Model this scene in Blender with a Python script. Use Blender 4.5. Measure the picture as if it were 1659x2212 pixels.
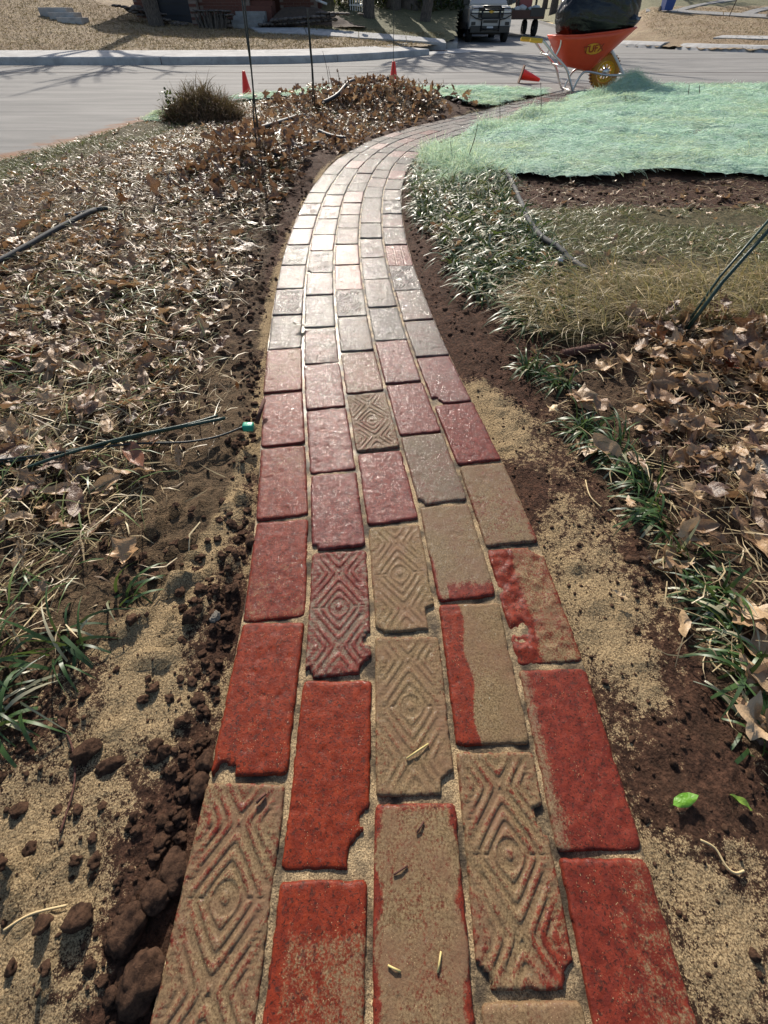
import bpy, bmesh, math, random
import numpy as np
from mathutils import Vector, Matrix
random.seed(7); rng = np.random.default_rng(11)
for o in list(bpy.data.objects): bpy.data.objects.remove(o)
S = bpy.context.scene; COL = S.collection
# ------------------------------------------------------------------ camera
PITCH = math.asin(.6714); FPX = math.cos(PITCH)/7.63e-4; CAMH = 1.003*math.cos(PITCH)
CX, CY = 829.5, 931.0
cam = bpy.data.cameras.new('camera'); camo = bpy.data.objects.new('camera', cam); COL.objects.link(camo)
camo.location = (0, 0, CAMH); camo.rotation_euler = (math.pi/2-PITCH, 0, 0)
cam.sensor_fit = 'VERTICAL'; cam.sensor_height = 24; cam.sensor_width = 18
cam.lens = FPX/2212*24; cam.shift_y = -(1106-CY)/2212; cam.clip_start = .02; cam.clip_end = 2000
S.camera = camo
# ------------------------------------------------------------------ sky, sun, exposure
SUN_EL, SUN_AZ = math.radians(33), math.radians(-11)
w = bpy.data.worlds.new('World'); S.world = w; w.use_nodes = True
wn = w.node_tree; wn.nodes.clear()
sky = wn.nodes.new('ShaderNodeTexSky'); sky.sky_type = 'NISHITA'; sky.sun_disc = False
sky.sun_elevation = SUN_EL; sky.sun_rotation = SUN_AZ; sky.dust_density = 2.0; sky.ozone_density = 1.0
bg = wn.nodes.new('ShaderNodeBackground'); bg.inputs[1].default_value = .10
wo = wn.nodes.new('ShaderNodeOutputWorld')
wn.links.new(sky.outputs[0], bg.inputs[0]); wn.links.new(bg.outputs[0], wo.inputs[0])
sl = bpy.data.lights.new('sun', 'SUN'); sl.energy = 4.6; sl.angle = math.radians(.53); sl.color = (1, .925, .82)
so = bpy.data.objects.new('sun', sl); COL.objects.link(so)
sd = Vector((math.sin(SUN_AZ)*math.cos(SUN_EL), math.cos(SUN_AZ)*math.cos(SUN_EL), math.sin(SUN_EL)))
so.rotation_euler = sd.to_track_quat('Z', 'Y').to_euler(); so.location = sd*40
S.view_settings.view_transform = 'Standard'; S.view_settings.look = 'None'
S.view_settings.exposure = .5; S.view_settings.gamma = 1; S.view_settings.use_curve_mapping = False
S.render.engine = 'CYCLES'
# ------------------------------------------------------------------ survey helpers (photo measurements -> metres)
sp, cp = math.sin(PITCH), math.cos(PITCH)
def G(x, y, z=0.):
    r = x-CX; v = y-CY; Y = FPX*cp-v*sp; Z = -FPX*sp-v*cp; t = (z-CAMH)/Z
    return (r*t, Y*t)
def AT(x, y, Y0):
    r = x-CX; v = y-CY; Y = FPX*cp-v*sp; Z = -FPX*sp-v*cp; t = Y0/Y
    return (r*t, CAMH+Z*t)
# ------------------------------------------------------------------ noise
def _h(ix, iy, s):
    n = (ix.astype(np.int64)*374761393 + iy.astype(np.int64)*668265263 + s*144665) & 0x7fffffff
    n = ((n ^ (n >> 13))*1274126177) & 0x7fffffff
    return ((n ^ (n >> 16)) & 0xffffff)/float(0xffffff)
def vn(x, y, s=0):
    ix = np.floor(x); iy = np.floor(y); fx = x-ix; fy = y-iy
    fx = fx*fx*(3-2*fx); fy = fy*fy*(3-2*fy)
    a = _h(ix, iy, s); b = _h(ix+1, iy, s); c = _h(ix, iy+1, s); d = _h(ix+1, iy+1, s)
    return (a*(1-fx)+b*fx)*(1-fy)+(c*(1-fx)+d*fx)*fy-.5
def fbm(x, y, f=1., o=4, s=0, g=.5):
    t = 0; a = 1.
    for i in range(o):
        t = t+a*vn(x*f+17.3*i, y*f-9.1*i, s+i); a *= g; f *= 2.03
    return t
def ss(a, b, x):
    t = np.clip((x-a)/(b-a), 0, 1); return t*t*(3-2*t)
# ------------------------------------------------------------------ objects
def mk(name, V, F, m=None, parent=None, smooth=True, attr=None, loc=None, mats=None, fm=None):
    me = bpy.data.meshes.new(name)
    V = np.asarray(V, dtype=np.float32).reshape(-1, 3)
    if isinstance(F, np.ndarray):
        n, k = F.shape
        me.vertices.add(len(V)); me.vertices.foreach_set('co', V.ravel())
        me.loops.add(n*k); me.loops.foreach_set('vertex_index', F.astype(np.int32).ravel())
        me.polygons.add(n); me.polygons.foreach_set('loop_start', np.arange(0, n*k, k, dtype=np.int32))
        me.update(calc_edges=True); me.validate()
    else:
        me.from_pydata([tuple(map(float, v)) for v in V], [], F)
    if smooth: me.polygons.foreach_set('use_smooth', np.ones(len(me.polygons), dtype=bool))
    if attr is not None:
        a = me.color_attributes.new('Col', 'FLOAT_COLOR', 'POINT')
        c = np.ones((len(V), 4), dtype=np.float32); c[:, :attr.shape[1]] = attr
        a.data.foreach_set('color', c.ravel())
    for mm in (mats or [m]):
        if mm: me.materials.append(mm)
    if fm is not None: me.polygons.foreach_set('material_index', np.array(fm, dtype=np.int32))
    o = bpy.data.objects.new(name, me); COL.objects.link(o)
    if parent: o.parent = parent
    if loc: o.location = loc
    return o
def link(name, me, parent=None, loc=(0, 0, 0)):
    o = bpy.data.objects.new(name, me); COL.objects.link(o); o.location = loc
    if parent: o.parent = parent
    return o
def tag(o, label=None, cat=None, group=None, kind=None):
    if label: o['label'] = label
    if cat: o['category'] = cat
    if group: o['group'] = group
    if kind: o['kind'] = kind
    return o
def thing(name, label, cat, loc=(0, 0, 0), rz=0, group=None):
    o = bpy.data.objects.new(name, None); COL.objects.link(o); o.empty_display_size = .1
    o.location = loc; o.rotation_euler = (0, 0, rz); return tag(o, label, cat, group)
class MB:
    def __init__(s): s.v = []; s.f = []
    def add(s, V, F):
        n = len(s.v); s.v += [tuple(v) for v in V]; s.f += [tuple(i+n for i in q) for q in F]; return s
    def box(s, x0, x1, y0, y1, z0, z1, b=0.):
        if b <= 0:
            V = [(x, y, z) for x in (x0, x1) for y in (y0, y1) for z in (z0, z1)]
            return s.add(V, [(0, 1, 3, 2), (4, 6, 7, 5), (0, 4, 5, 1), (2, 3, 7, 6), (0, 2, 6, 4), (1, 5, 7, 3)])
        bm = bmesh.new(); bmesh.ops.create_cube(bm, size=1)
        for v in bm.verts:
            v.co = ((x0+x1)/2+v.co.x*(x1-x0), (y0+y1)/2+v.co.y*(y1-y0), (z0+z1)/2+v.co.z*(z1-z0))
        bmesh.ops.bevel(bm, geom=bm.edges[:], offset=b, segments=2, affect='EDGES', profile=.6)
        bm.verts.index_update()
        s.add([v.co[:] for v in bm.verts], [[v.index for v in f.verts] for f in bm.faces]); bm.free(); return s
    def tube(s, P, r, n=8, cap=True):
        P = [Vector(p) for p in P]; R = r if isinstance(r, (list, tuple)) else [r]*len(P)
        ring = []; up = None; V = []; F = []
        for i, p in enumerate(P):
            d = (P[min(i+1, len(P)-1)]-P[max(i-1, 0)]).normalized()
            if up is None: up = Vector((0, 0, 1)) if abs(d.z) < .9 else Vector((1, 0, 0))
            a = d.cross(up).normalized(); b = a.cross(d).normalized(); up = b
            V += [p+(a*math.cos(t*2*math.pi/n)+b*math.sin(t*2*math.pi/n))*R[i] for t in range(n)]
        for i in range(len(P)-1):
            for t in range(n):
                F.append((i*n+t, i*n+(t+1) % n, (i+1)*n+(t+1) % n, (i+1)*n+t))
        if cap: F += [tuple(range(n))[::-1], tuple(range((len(P)-1)*n, len(P)*n))]
        return s.add(V, F)
    def lathe(s, prof, n=24, c=(0, 0, 0), axis='z'):
        V = []; F = []
        for (r, z) in prof:
            for t in range(n):
                a = t*2*math.pi/n; q = (r*math.cos(a), r*math.sin(a), z)
                if axis == 'y': q = (q[0], q[2], q[1])
                if axis == 'x': q = (q[2], q[0], q[1])
                V.append((q[0]+c[0], q[1]+c[1], q[2]+c[2]))
        for i in range(len(prof)-1):
            for t in range(n): F.append((i*n+t, i*n+(t+1) % n, (i+1)*n+(t+1) % n, (i+1)*n+t))
        return s.add(V, F)
    def prism(s, poly, y0, y1):           # poly in xz, extruded along y
        n = len(poly)
        V = [(x, y0, z) for x, z in poly]+[(x, y1, z) for x, z in poly]
        return s.add(V, [tuple(range(n)), tuple(range(n, 2*n))[::-1]]+[(i, i+n, (i+1) % n+n, (i+1) % n) for i in range(n)])
    def build(s, name, m, parent=None, smooth=False, loc=None):
        o = mk(name, s.v, s.f, m, parent, smooth=smooth, loc=loc)
        bm = bmesh.new(); bm.from_mesh(o.data); bmesh.ops.recalc_face_normals(bm, faces=bm.faces); bm.to_mesh(o.data); bm.free()
        return o
def spline(P, n=8):
    P = [np.array(p, float) for p in P]; out = []
    for i in range(len(P)-1):
        a = P[max(i-1, 0)]; b = P[i]; c = P[i+1]; d = P[min(i+2, len(P)-1)]
        for k in range(n):
            t = k/n; out.append(.5*((2*b)+(c-a)*t+(2*a-5*b+4*c-d)*t*t+(3*b-a-3*c+d)*t**3))
    out.append(P[-1]); return np.array(out)
# ------------------------------------------------------------------ materials
def mat(name, fn):
    m = bpy.data.materials.new(name); m.use_nodes = True; nt = m.node_tree; nt.nodes.clear()
    out = nt.nodes.new('ShaderNodeOutputMaterial')
    class N: pass
    N.nt = nt
    def node(t, **k):
        n = nt.nodes.new(t)
        for a, b in k.items(): setattr(n, a, b)
        return n
    def put(sock, val):
        if hasattr(val, 'is_output'): nt.links.new(val, sock)
        elif val is not None: sock.default_value = val
    N.node = staticmethod(node); N.put = staticmethod(put)
    def noise(scale, detail=4, rough=.55, vec=None, dist=0., out='Fac'):
        n = node('ShaderNodeTexNoise'); n.inputs['Scale'].default_value = scale; n.inputs['Detail'].default_value = detail
        n.inputs['Roughness'].default_value = rough; n.inputs['Distortion'].default_value = dist
        put(n.inputs['Vector'], vec if vec is not None else N.pos); return n.outputs[out]
    def voro(scale, feat='F1', vec=None, out='Distance'):
        n = node('ShaderNodeTexVoronoi', feature=feat); n.inputs['Scale'].default_value = scale
        put(n.inputs['Vector'], vec if vec is not None else N.pos); return n.outputs[out]
    def math_(op, a, b=None, c=None, clamp=False):
        n = node('ShaderNodeMath', operation=op, use_clamp=clamp); put(n.inputs[0], a)
        if b is not None: put(n.inputs[1], b)
        if c is not None: put(n.inputs[2], c)
        return n.outputs[0]
    def rng_(x, a, b, c=0., d=1.):
        n = node('ShaderNodeMapRange'); n.interpolation_type = 'SMOOTHSTEP'
        for i, v in enumerate((x, a, b, c, d)): put(n.inputs[i], v)
        return n.outputs[0]
    def mix(f, a, b, bt='MIX'):
        n = node('ShaderNodeMix', data_type='RGBA', blend_type=bt); put(n.inputs[0], f)
        put(n.inputs[6], a if hasattr(a, 'is_output') else (*a, 1) if len(a) == 3 else a)
        put(n.inputs[7], b if hasattr(b, 'is_output') else (*b, 1) if len(b) == 3 else b); return n.outputs[2]
    def ramp(f, stops):
        n = node('ShaderNodeValToRGB'); put(n.inputs[0], f); e = n.color_ramp.elements
        while len(e) < len(stops): e.new(.5)
        for i, (p, c) in enumerate(stops): e[i].position = p; e[i].color = (*c, 1)
        return n.outputs[0]
    def bump(h, dist, strength=1., nrm=None):
        n = node('ShaderNodeBump'); n.inputs['Distance'].default_value = dist; put(n.inputs['Strength'], strength)
        put(n.inputs['Height'], h)
        if nrm is not None: put(n.inputs['Normal'], nrm)
        return n.outputs[0]
    def bsdf(col, rough=.8, nrm=None, **k):
        n = node('ShaderNodeBsdfPrincipled')
        put(n.inputs['Base Color'], col if hasattr(col, 'is_output') else (*col, 1)); put(n.inputs['Roughness'], rough)
        if nrm is not None: put(n.inputs['Normal'], nrm)
        for a, b in k.items():
            put(n.inputs[a.replace('_', ' ')], b)
        return n.outputs[0]
    def attr():
        n = node('ShaderNodeAttribute', attribute_name='Col'); q = node('ShaderNodeSeparateColor'); nt.links.new(n.outputs[0], q.inputs[0])
        return q.outputs[0], q.outputs[1], q.outputs[2]
    for a, b in dict(noise=noise, voro=voro, m=math_, rng=rng_, mix=mix, ramp=ramp, bump=bump, bsdf=bsdf, attr=attr).items(): setattr(N, a, staticmethod(b))
    geo = node('ShaderNodeNewGeometry'); N.pos = geo.outputs['Position']; N.back = geo.outputs['Backfacing']
    def csep(c):
        q = node('ShaderNodeSeparateColor'); nt.links.new(c, q.inputs[0]); return q.outputs[0]
    N.csep = staticmethod(csep)
    def scaled(sx, sy, sz, rz=0):
        n = node('ShaderNodeMapping'); n.inputs['Scale'].default_value = (sx, sy, sz); n.inputs['Rotation'].default_value = (0, 0, rz)
        nt.links.new(N.pos, n.inputs[0]); return n.outputs[0]
    N.scaled = staticmethod(scaled)
    nt.links.new(fn(N), out.inputs[0]); return m
def plain(name, col, rough=.6, var=.25, scale=30, bump=.0008, **k):
    def f(N):
        n = N.noise(scale, 5)
        c = N.mix(n, tuple(x*(1-var) for x in col), tuple(min(1, x*(1+var)) for x in col))
        return N.bsdf(c, rough, N.bump(N.noise(scale*4, 4), bump), **k)
    return mat(name, f)
def f_brick(N):
    sand, hue, dark = N.attr()
    n1 = N.noise(70, 5, .6); n2 = N.noise(420, 4, .65); n3 = N.noise(16, 3)
    red = N.mix(N.rng(n1, .35, .68), (.125, .0165, .0065), (.205, .029, .010))
    pur = N.mix(N.rng(n1, .35, .68), (.085, .018, .016), (.15, .032, .027))
    c = N.mix(hue, red, pur)
    c = N.mix(N.rng(N.noise(300, 4, .7, dist=.4), .545, .61, 0, .85), c, (.030, .011, .008))
    c = N.mix(N.rng(N.noise(130, 3, .6, dist=.5), .60, .66, 0, .6), c, (.04, .018, .013))
    c = N.mix(dark, c, (.07, .04, .035))
    sc = N.mix(N.rng(n2, .3, .7), (.075, .048, .022), (.25, .175, .092))
    sc = N.mix(N.rng(n3, .3, .8), sc, (.16, .09, .052))
    sc = N.mix(N.rng(hue, .3, .9, 0, .85), sc, N.mix(n2, (.045, .045, .043), (.16, .158, .15)))
    f = N.m('ADD', sand, N.m('MULTIPLY', N.m('SUBTRACT', n1, .5), .7)); f = N.m('ADD', f, N.m('MULTIPLY', N.m('SUBTRACT', n2, .5), 1.1)); f = N.m('ADD', f, N.m('MULTIPLY', N.m('SUBTRACT', N.noise(170, 3, .6), .5), .7))
    f = N.rng(f, .30, .74)
    c = N.mix(f, c, sc)
    grains = N.rng(N.voro(330), .20, .10, 0, 1); g2 = N.rng(N.noise(45, 2), .52, .62)
    c = N.mix(N.m('MULTIPLY', N.m('MULTIPLY', grains, g2), .7), c, (.5, .36, .19))
    rough = N.rng(f, 0, 1, .5, .68)
    b = N.bump(n1, .0007, 1.); b = N.bump(N.noise(260, 4, .75), .0009, 1., b)
    ripple = N.bump(N.noise(40, 5, .72, dist=.3), .0026, .9, N.bump(N.noise(170, 4, .7, dist=.4), .0014, 1.))
    return N.bsdf(c, rough, b, Coat_Weight=N.m('MULTIPLY', N.rng(hue, .3, .9, .42, .82), N.rng(N.noise(110, 3, .65), .44, .57, .12, 1.)), Coat_Roughness=N.rng(N.noise(60, 3), .4, .6, .06, .13), Coat_IOR=1.33, Coat_Normal=ripple, Specular_IOR_Level=.12)
def sandcol(N, n): return N.mix(N.rng(n, .32, .68), (.13, .082, .040), (.60, .445, .25))
def f_joint(N):
    n = N.noise(600, 3, .7); c = N.mix(N.rng(N.noise(25, 4), .35, .65), sandcol(N, n), (.055, .04, .025))
    return N.bsdf(c, .6, N.bump(N.noise(250, 4, .7), .003), Coat_Weight=.25, Coat_Roughness=.3, Coat_IOR=1.33, Specular_IOR_Level=.2)
def f_yard(N):
    sand, grass, lit = N.attr()
    fine = N.noise(520, 3, .75); mid = N.noise(110, 5, .65); big = N.noise(9, 5, .6)
    soil = N.mix(N.rng(mid, .3, .75), (.026, .0125, .0078), (.145, .070, .042))
    soil = N.mix(N.rng(big, .4, .7, 0, .4), soil, (.075, .043, .025))
    sc = sandcol(N, fine)
    f = N.m('ADD', sand, N.m('MULTIPLY', N.m('SUBTRACT', mid, .5), 1.9)); f = N.m('ADD', f, N.m('MULTIPLY', N.m('SUBTRACT', fine, .5), 1.6)); f = N.m('ADD', f, N.m('MULTIPLY', N.m('SUBTRACT', N.noise(28, 4, .6), .5), 1.2))
    f = N.rng(f, .47, .69); c = N.mix(f, soil, sc)
    gr = N.mix(N.rng(N.noise(60, 5, .7), .35, .65), (.035, .038, .015), (.16, .13, .065))
    c = N.mix(grass, c, gr)
    li = N.mix(N.rng(N.noise(70, 5, .7), .35, .65), (.035, .022, .013), (.15, .095, .055))
    c = N.mix(lit, c, li)
    b = N.bump(N.noise(70, 5, .7), .011, 1.); b = N.bump(N.voro(210), .004, 1., b); b = N.bump(N.noise(420, 4, .75), .0035, 1., b)
    return N.bsdf(c, .9, b, Specular_IOR_Level=.2)
def f_road(N):
    n = N.noise(1.3, 5, .6, vec=N.scaled(.5, 1.6, 1, .12)); s = N.noise(2.2, 4, .6, vec=N.scaled(.25, 3.2, 1, .2)); g = N.noise(160, 4, .7)
    c = N.mix(N.rng(n, .3, .7), (.18, .176, .168), (.26, .25, .236))
    c = N.mix(N.rng(s, .45, .72, 0, .55), c, (.115, .112, .112))
    c = N.mix(N.rng(g, .4, .7, 0, .3), c, (.27, .26, .24))
    c = N.mix(N.rng(N.noise(55, 3), .66, .72, 0, .5), c, (.09, .085, .08))
    sx = N.node('ShaderNodeSeparateXYZ'); N.nt.links.new(N.pos, sx.inputs[0])
    d, _, _ = N.attr()
    c = N.mix(N.rng(N.m('ADD', d, N.m('MULTIPLY', N.m('SUBTRACT', N.noise(4, 5, .65), .5), 1.1)), .42, .75, 0, .9), c, (.24, .125, .07))
    return N.bsdf(c, .9, Specular_IOR_Level=.15, nrm=N.bump(N.noise(90, 5, .7, vec=N.scaled(.2, 1, 1, .15)), .003, .8))
def f_conc(N, dk=1.):
    n = N.noise(3.2, 6, .65); c = N.mix(N.rng(n, .3, .7), (.33*dk, .32*dk, .31*dk), (.48*dk, .47*dk, .45*dk))
    c = N.mix(N.rng(N.noise(11, 5, .7), .52, .7, 0, .45), c, (.22*dk, .21*dk, .2*dk))
    return N.bsdf(c, .9, N.bump(N.noise(120, 4), .002), Specular_IOR_Level=.2)
def f_lawn(N):
    a, _, _ = N.attr()
    big = N.noise(.55, 5, .65); mid = N.noise(5, 6, .75, vec=N.scaled(.55, 1.3, 1)); fine = N.noise(38, 5, .8, vec=N.scaled(1, .8, 1))
    c = N.mix(N.rng(fine, .35, .66), (.15, .095, .05), (.54, .41, .23))
    c = N.mix(N.rng(mid, .50, .66, 0, .9), c, (.085, .05, .032))
    c = N.mix(N.rng(big, .42, .62, 0, .65), c, (.24, .15, .075))
    g = N.mix(N.rng(fine, .35, .66), (.035, .045, .015), (.20, .20, .085))
    c = N.mix(N.rng(N.m('ADD', a, N.m('MULTIPLY', N.m('SUBTRACT', mid, .5), .9)), .35, .7, 0, .85), c, g)
    b = N.bump(N.noise(26, 6, .8), .06, 1.)
    return N.bsdf(c, .9, b)
def leafcol(N, r):
    return N.ramp(r, [(0, (.05, .027, .019)), (.15, (.12, .056, .034)), (.3, (.18, .10, .062)), (.45, (.27, .158, .085)), (.62, (.40, .25, .135)), (.8, (.50, .335, .185)), (.93, (.58, .42, .25)), (1, (.38, .10, .025))])
def leafsh(N, r):
    c = leafcol(N, r); c = N.mix(N.rng(N.noise(45, 5, .7), .35, .7, 0, .55), c, N.mix(.7, c, (.06, .03, .018)))
    c = N.mix(N.rng(N.voro(85, 'DISTANCE_TO_EDGE'), .10, .0, 0, .35), c, (.36, .24, .13))
    b = N.bump(N.noise(75, 4, .7), .0035, .9)
    a = N.bsdf(c, .42, b, Specular_IOR_Level=.6)
    t = N.node('ShaderNodeBsdfTranslucent'); N.put(t.inputs[0], N.mix(.25, c, (.50, .27, .12))); N.put(t.inputs['Normal'], b)
    m = N.node('ShaderNodeMixShader'); m.inputs[0].default_value = .22
    N.nt.links.new(a, m.inputs[1]); N.nt.links.new(t.outputs[0], m.inputs[2]); return m.outputs[0]
def f_leafo(N):
    oi = N.node('ShaderNodeObjectInfo'); return leafsh(N, N.csep(oi.outputs['Color']))
def f_leafa(N):
    r, _, _ = N.attr(); return leafsh(N, r)
def f_blade(lo, hi, dry, rough=.33, spec=.6, tr=.2):
    def f(N):
        r, g, b_ = N.attr()
        c = N.mix(r, lo, hi); c = N.mix(g, c, dry)
        a = N.bsdf(c, rough, None, Specular_IOR_Level=spec)
        t = N.node('ShaderNodeBsdfTranslucent'); N.put(t.inputs[0], N.mix(.3, c, (.35, .42, .08)))
        m = N.node('ShaderNodeMixShader'); m.inputs[0].default_value = tr
        N.nt.links.new(a, m.inputs[1]); N.nt.links.new(t.outputs[0], m.inputs[2]); return m.outputs[0]
    return f
def f_net(N):
    n = N.noise(120, 5, .8, vec=N.scaled(.35, 1.5, 1)); b = N.noise(2.2, 4, .6)
    c = N.mix(N.rng(n, .35, .65), (.26, .45, .345), (.66, .86, .75)); c = N.mix(N.rng(b, .45, .7, 0, .5), c, (.44, .50, .32))
    return N.bsdf(c, .85, N.bump(N.noise(100, 6, .8, vec=N.scaled(.4, 1.4, 1)), .03, 1.))
def f_bark(N):
    n = N.noise(14, 6, .7, vec=N.scaled(2.2, 2.2, .5)); c = N.mix(N.rng(n, .3, .7), (.03, .024, .02), (.15, .12, .095))
    return N.bsdf(c, .9, N.bump(n, .03))
def f_bag(N):
    n = N.noise(5, 4, .6, vec=N.scaled(1, 1, .6), dist=1.2); m = N.noise(22, 4, .7, dist=.8)
    b = N.bump(n, .022, 1.); b = N.bump(m, .006, 1., b)
    return N.bsdf((.004, .0042, .005), .11, b, Specular_IOR_Level=.45)
M = {}
M['brick'] = mat('wet_brick', f_brick); M['joint'] = mat('wet_joint_sand', f_joint); M['yard'] = mat('soil_and_sand', f_yard)
M['road'] = mat('street_concrete', f_road); M['conc'] = mat('kerb_concrete', f_conc); M['lawn'] = mat('dormant_grass', f_lawn)
M['concd'] = mat('old_concrete', lambda N: f_conc(N, .62))
M['leafo'] = mat('dry_leaf', f_leafo); M['leafa'] = mat('dry_leaf_litter', f_leafa)
M['lir'] = mat('liriope_blade', f_blade((.018, .045, .016), (.06, .115, .030), (.46, .42, .28),   .42, .45, .22))
M['turf'] = mat('turf_blade', f_blade((.045, .085, .018), (.12, .175, .035), (.40, .31, .165), .4, .5))
M['straw'] = mat('straw_blade', f_blade((.40, .30, .15), (.62, .50, .29), (.17, .11, .065), .45, .5))
M['fibre'] = mat('netting_fibre', f_blade((.30, .52, .40), (.76, .93, .84), (.60, .62, .38), .6, .3, .5))
M['net'] = mat('netting_sheet', f_net); M['bark'] = mat('bark', f_bark); M['bag'] = mat('black_plastic', f_bag)
M['clod'] = mat('soil_clod', lambda N: N.bsdf(N.mix(N.rng(N.noise(90, 5, .7), .3, .7), (.030, .016, .011), (.15, .082, .050)), .95, N.bump(N.noise(170, 6, .8), .009), Specular_IOR_Level=.15))
M['stone'] = mat('grey_stone', lambda N: N.bsdf(N.mix(N.rng(N.noise(14, 6, .7), .3, .7), (.10, .085, .07), (.26, .23, .19)), .85, N.bump(N.noise(30, 6, .7), .02)))
M['rock'] = mat('wall_rock', lambda N: N.bsdf(N.mix(N.rng(N.noise(5, 6, .7), .3, .7), (.06, .05, .045), (.20, .16, .13)), .9, N.bump(N.noise(12, 6, .7), .04)))
M['black'] = plain('black_paint', (.012, .012, .013), .35); M['rubber'] = plain('rubber', (.02, .02, .02), .8)
M['wire'] = plain('dark_stake', (.012, .016, .014), .4); M['green'] = plain('green_stake', (.008, .035, .022), .4, .3, 60)
M['pipe'] = plain('grey_tubing', (.035, .037, .04), .8, .4, 40); M['clump'] = mat('dead_stalk', f_blade((.085, .048, .03), (.29, .18, .105), (.06, .065, .022), .8, .1, .1)); M['lawnb'] = mat('lawn_blade', f_blade((.30, .215, .115), (.46, .36, .21), (.13, .08, .045), .9, .05, .1)); M['pipeb'] = plain('black_tubing', (.012, .013, .016), .6)
M['tagg'] = plain('teal_plastic', (.01, .30, .19), .35)
M['cone'] = plain('cone_orange', (.85, .035, .015), .4, .08, Emission_Strength=0.); M['tray'] = plain('orange_plastic', (.62, .062, .018), .38, .12, 8)
M['steel'] = plain('galvanised_tube', (.62, .60, .56), .3, .15, 20, Metallic=.85); M['yellow'] = plain('yellow_plastic', (.72, .42, .03), .45, .12)
M['ytyre'] = plain('yellow_tyre', (.45, .19, .012), .6, .35, 25); M['mud'] = plain('dried_mud', (.13, .06, .035), .9)
M['truckp_shaded'] = plain('truck_white_shaded', (.42, .40, .37), .35, .05, Coat_Weight=.4); M['white'] = plain('white_paint', (.72, .72, .71), .3, .05, Coat_Weight=.5); M['chrome'] = plain('chrome', (.7, .7, .7), .15, .05, Metallic=1.)  # truck body: white paint toned down to grey-beige, shade put into the colour
M['glass'] = plain('dark_glass', (.03, .035, .04), .08, .1); M['lamp'] = plain('headlight_glass', (.55, .57, .6), .12, .1)
M['gold'] = plain('gold_emblem', (.5, .32, .06), .3, Metallic=.7); M['plate'] = plain('licence_plate', (.6, .6, .6), .5)
M['redm'] = plain('faded_red_metal', (.26, .06, .055), .5); M['tyre'] = plain('tyre', (.018, .018, .018), .85)
M['blue'] = plain('blue_plastic', (.015, .06, .26), .4); M['dkwood'] = plain('dark_board', (.012, .014, .022), .5)
M['hb'] = plain('house_brick', (.13, .048, .034), .85, .35, 14, .004); M['mortar'] = plain('house_mortar', (.22, .17, .14), .9)
M['twig'] = plain('twig', (.06, .035, .022), .8); M['log'] = plain('reddish_wood', (.085, .03, .018), .8, .4, 40, .003)
M['bush'] = mat('evergreen_leaf', f_blade((.012, .025, .008), (.05, .08, .02), (.09, .07, .035), .5, .4))
M['limel'] = plain('fresh_green_leaf', (.10, .24, .02), .3, .15); M['logo'] = plain('logo_yellow', (.75, .36, .03), .4)
M['logor'] = plain('logo_red', (.35, .03, .012), .4); M['drain'] = plain('rusty_iron', (.10, .05, .035), .8)
M['cloth'] = plain('pale_sacks', (.5, .5, .48), .7); M['sage'] = plain('sage_green', (.06, .08, .05), .7)
# ------------------------------------------------------------------ path centreline
CL = spline([(.045, -1.0), (.042, -.5), (.04, -.065), (.04, .2), (.032, .4), (.008, .62), (-.03, .86), (-.07, 1.11), (-.11, 1.42), (-.148, 1.8), (-.172, 2.2), (-.177, 2.7), (-.155, 3.15), (-.075, 3.75), (.12, 4.4), (.50, 5.06), (.90, 5.58), (1.45, 6.3), (1.97, 7.02), (2.45, 7.62), (2.95, 8.22)], 12)
seg = np.linalg.norm(np.diff(CL, axis=0), axis=1); CS = np.concatenate([[0], np.cumsum(seg)]); CLEN = CS[-1]
def Cat(s, off=0.):
    x = np.interp(s, CS, CL[:, 0]); y = np.interp(s, CS, CL[:, 1])
    x1 = np.interp(s+.06, CS, CL[:, 0])-np.interp(s-.06, CS, CL[:, 0]); y1 = np.interp(s+.06, CS, CL[:, 1])-np.interp(s-.06, CS, CL[:, 1])
    l = np.hypot(x1, y1); return x+off*y1/l, y-off*x1/l
def proj(x, y):
    x = np.atleast_1d(np.asarray(x, float)); y = np.atleast_1d(np.asarray(y, float))
    S_ = np.zeros(len(x)); O = np.zeros(len(x)); A = CL[:-1]; Dv = np.diff(CL, axis=0); L2 = (Dv**2).sum(1)
    for i in range(0, len(x), 20000):
        px = x[i:i+20000, None]-A[None, :, 0]; py = y[i:i+20000, None]-A[None, :, 1]
        t = np.clip((px*Dv[:, 0]+py*Dv[:, 1])/L2, 0, 1); qx = px-t*Dv[:, 0]; qy = py-t*Dv[:, 1]; d = qx*qx+qy*qy
        k = d.argmin(1); r = np.arange(len(k)); sg = np.sign(Dv[k, 1]*px[r, k]-Dv[k, 0]*py[r, k])
        S_[i:i+20000] = CS[k]+t[r, k]*seg[k]; O[i:i+20000] = np.sqrt(d[r, k])*sg
    return S_, O
HALF = .2765
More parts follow.
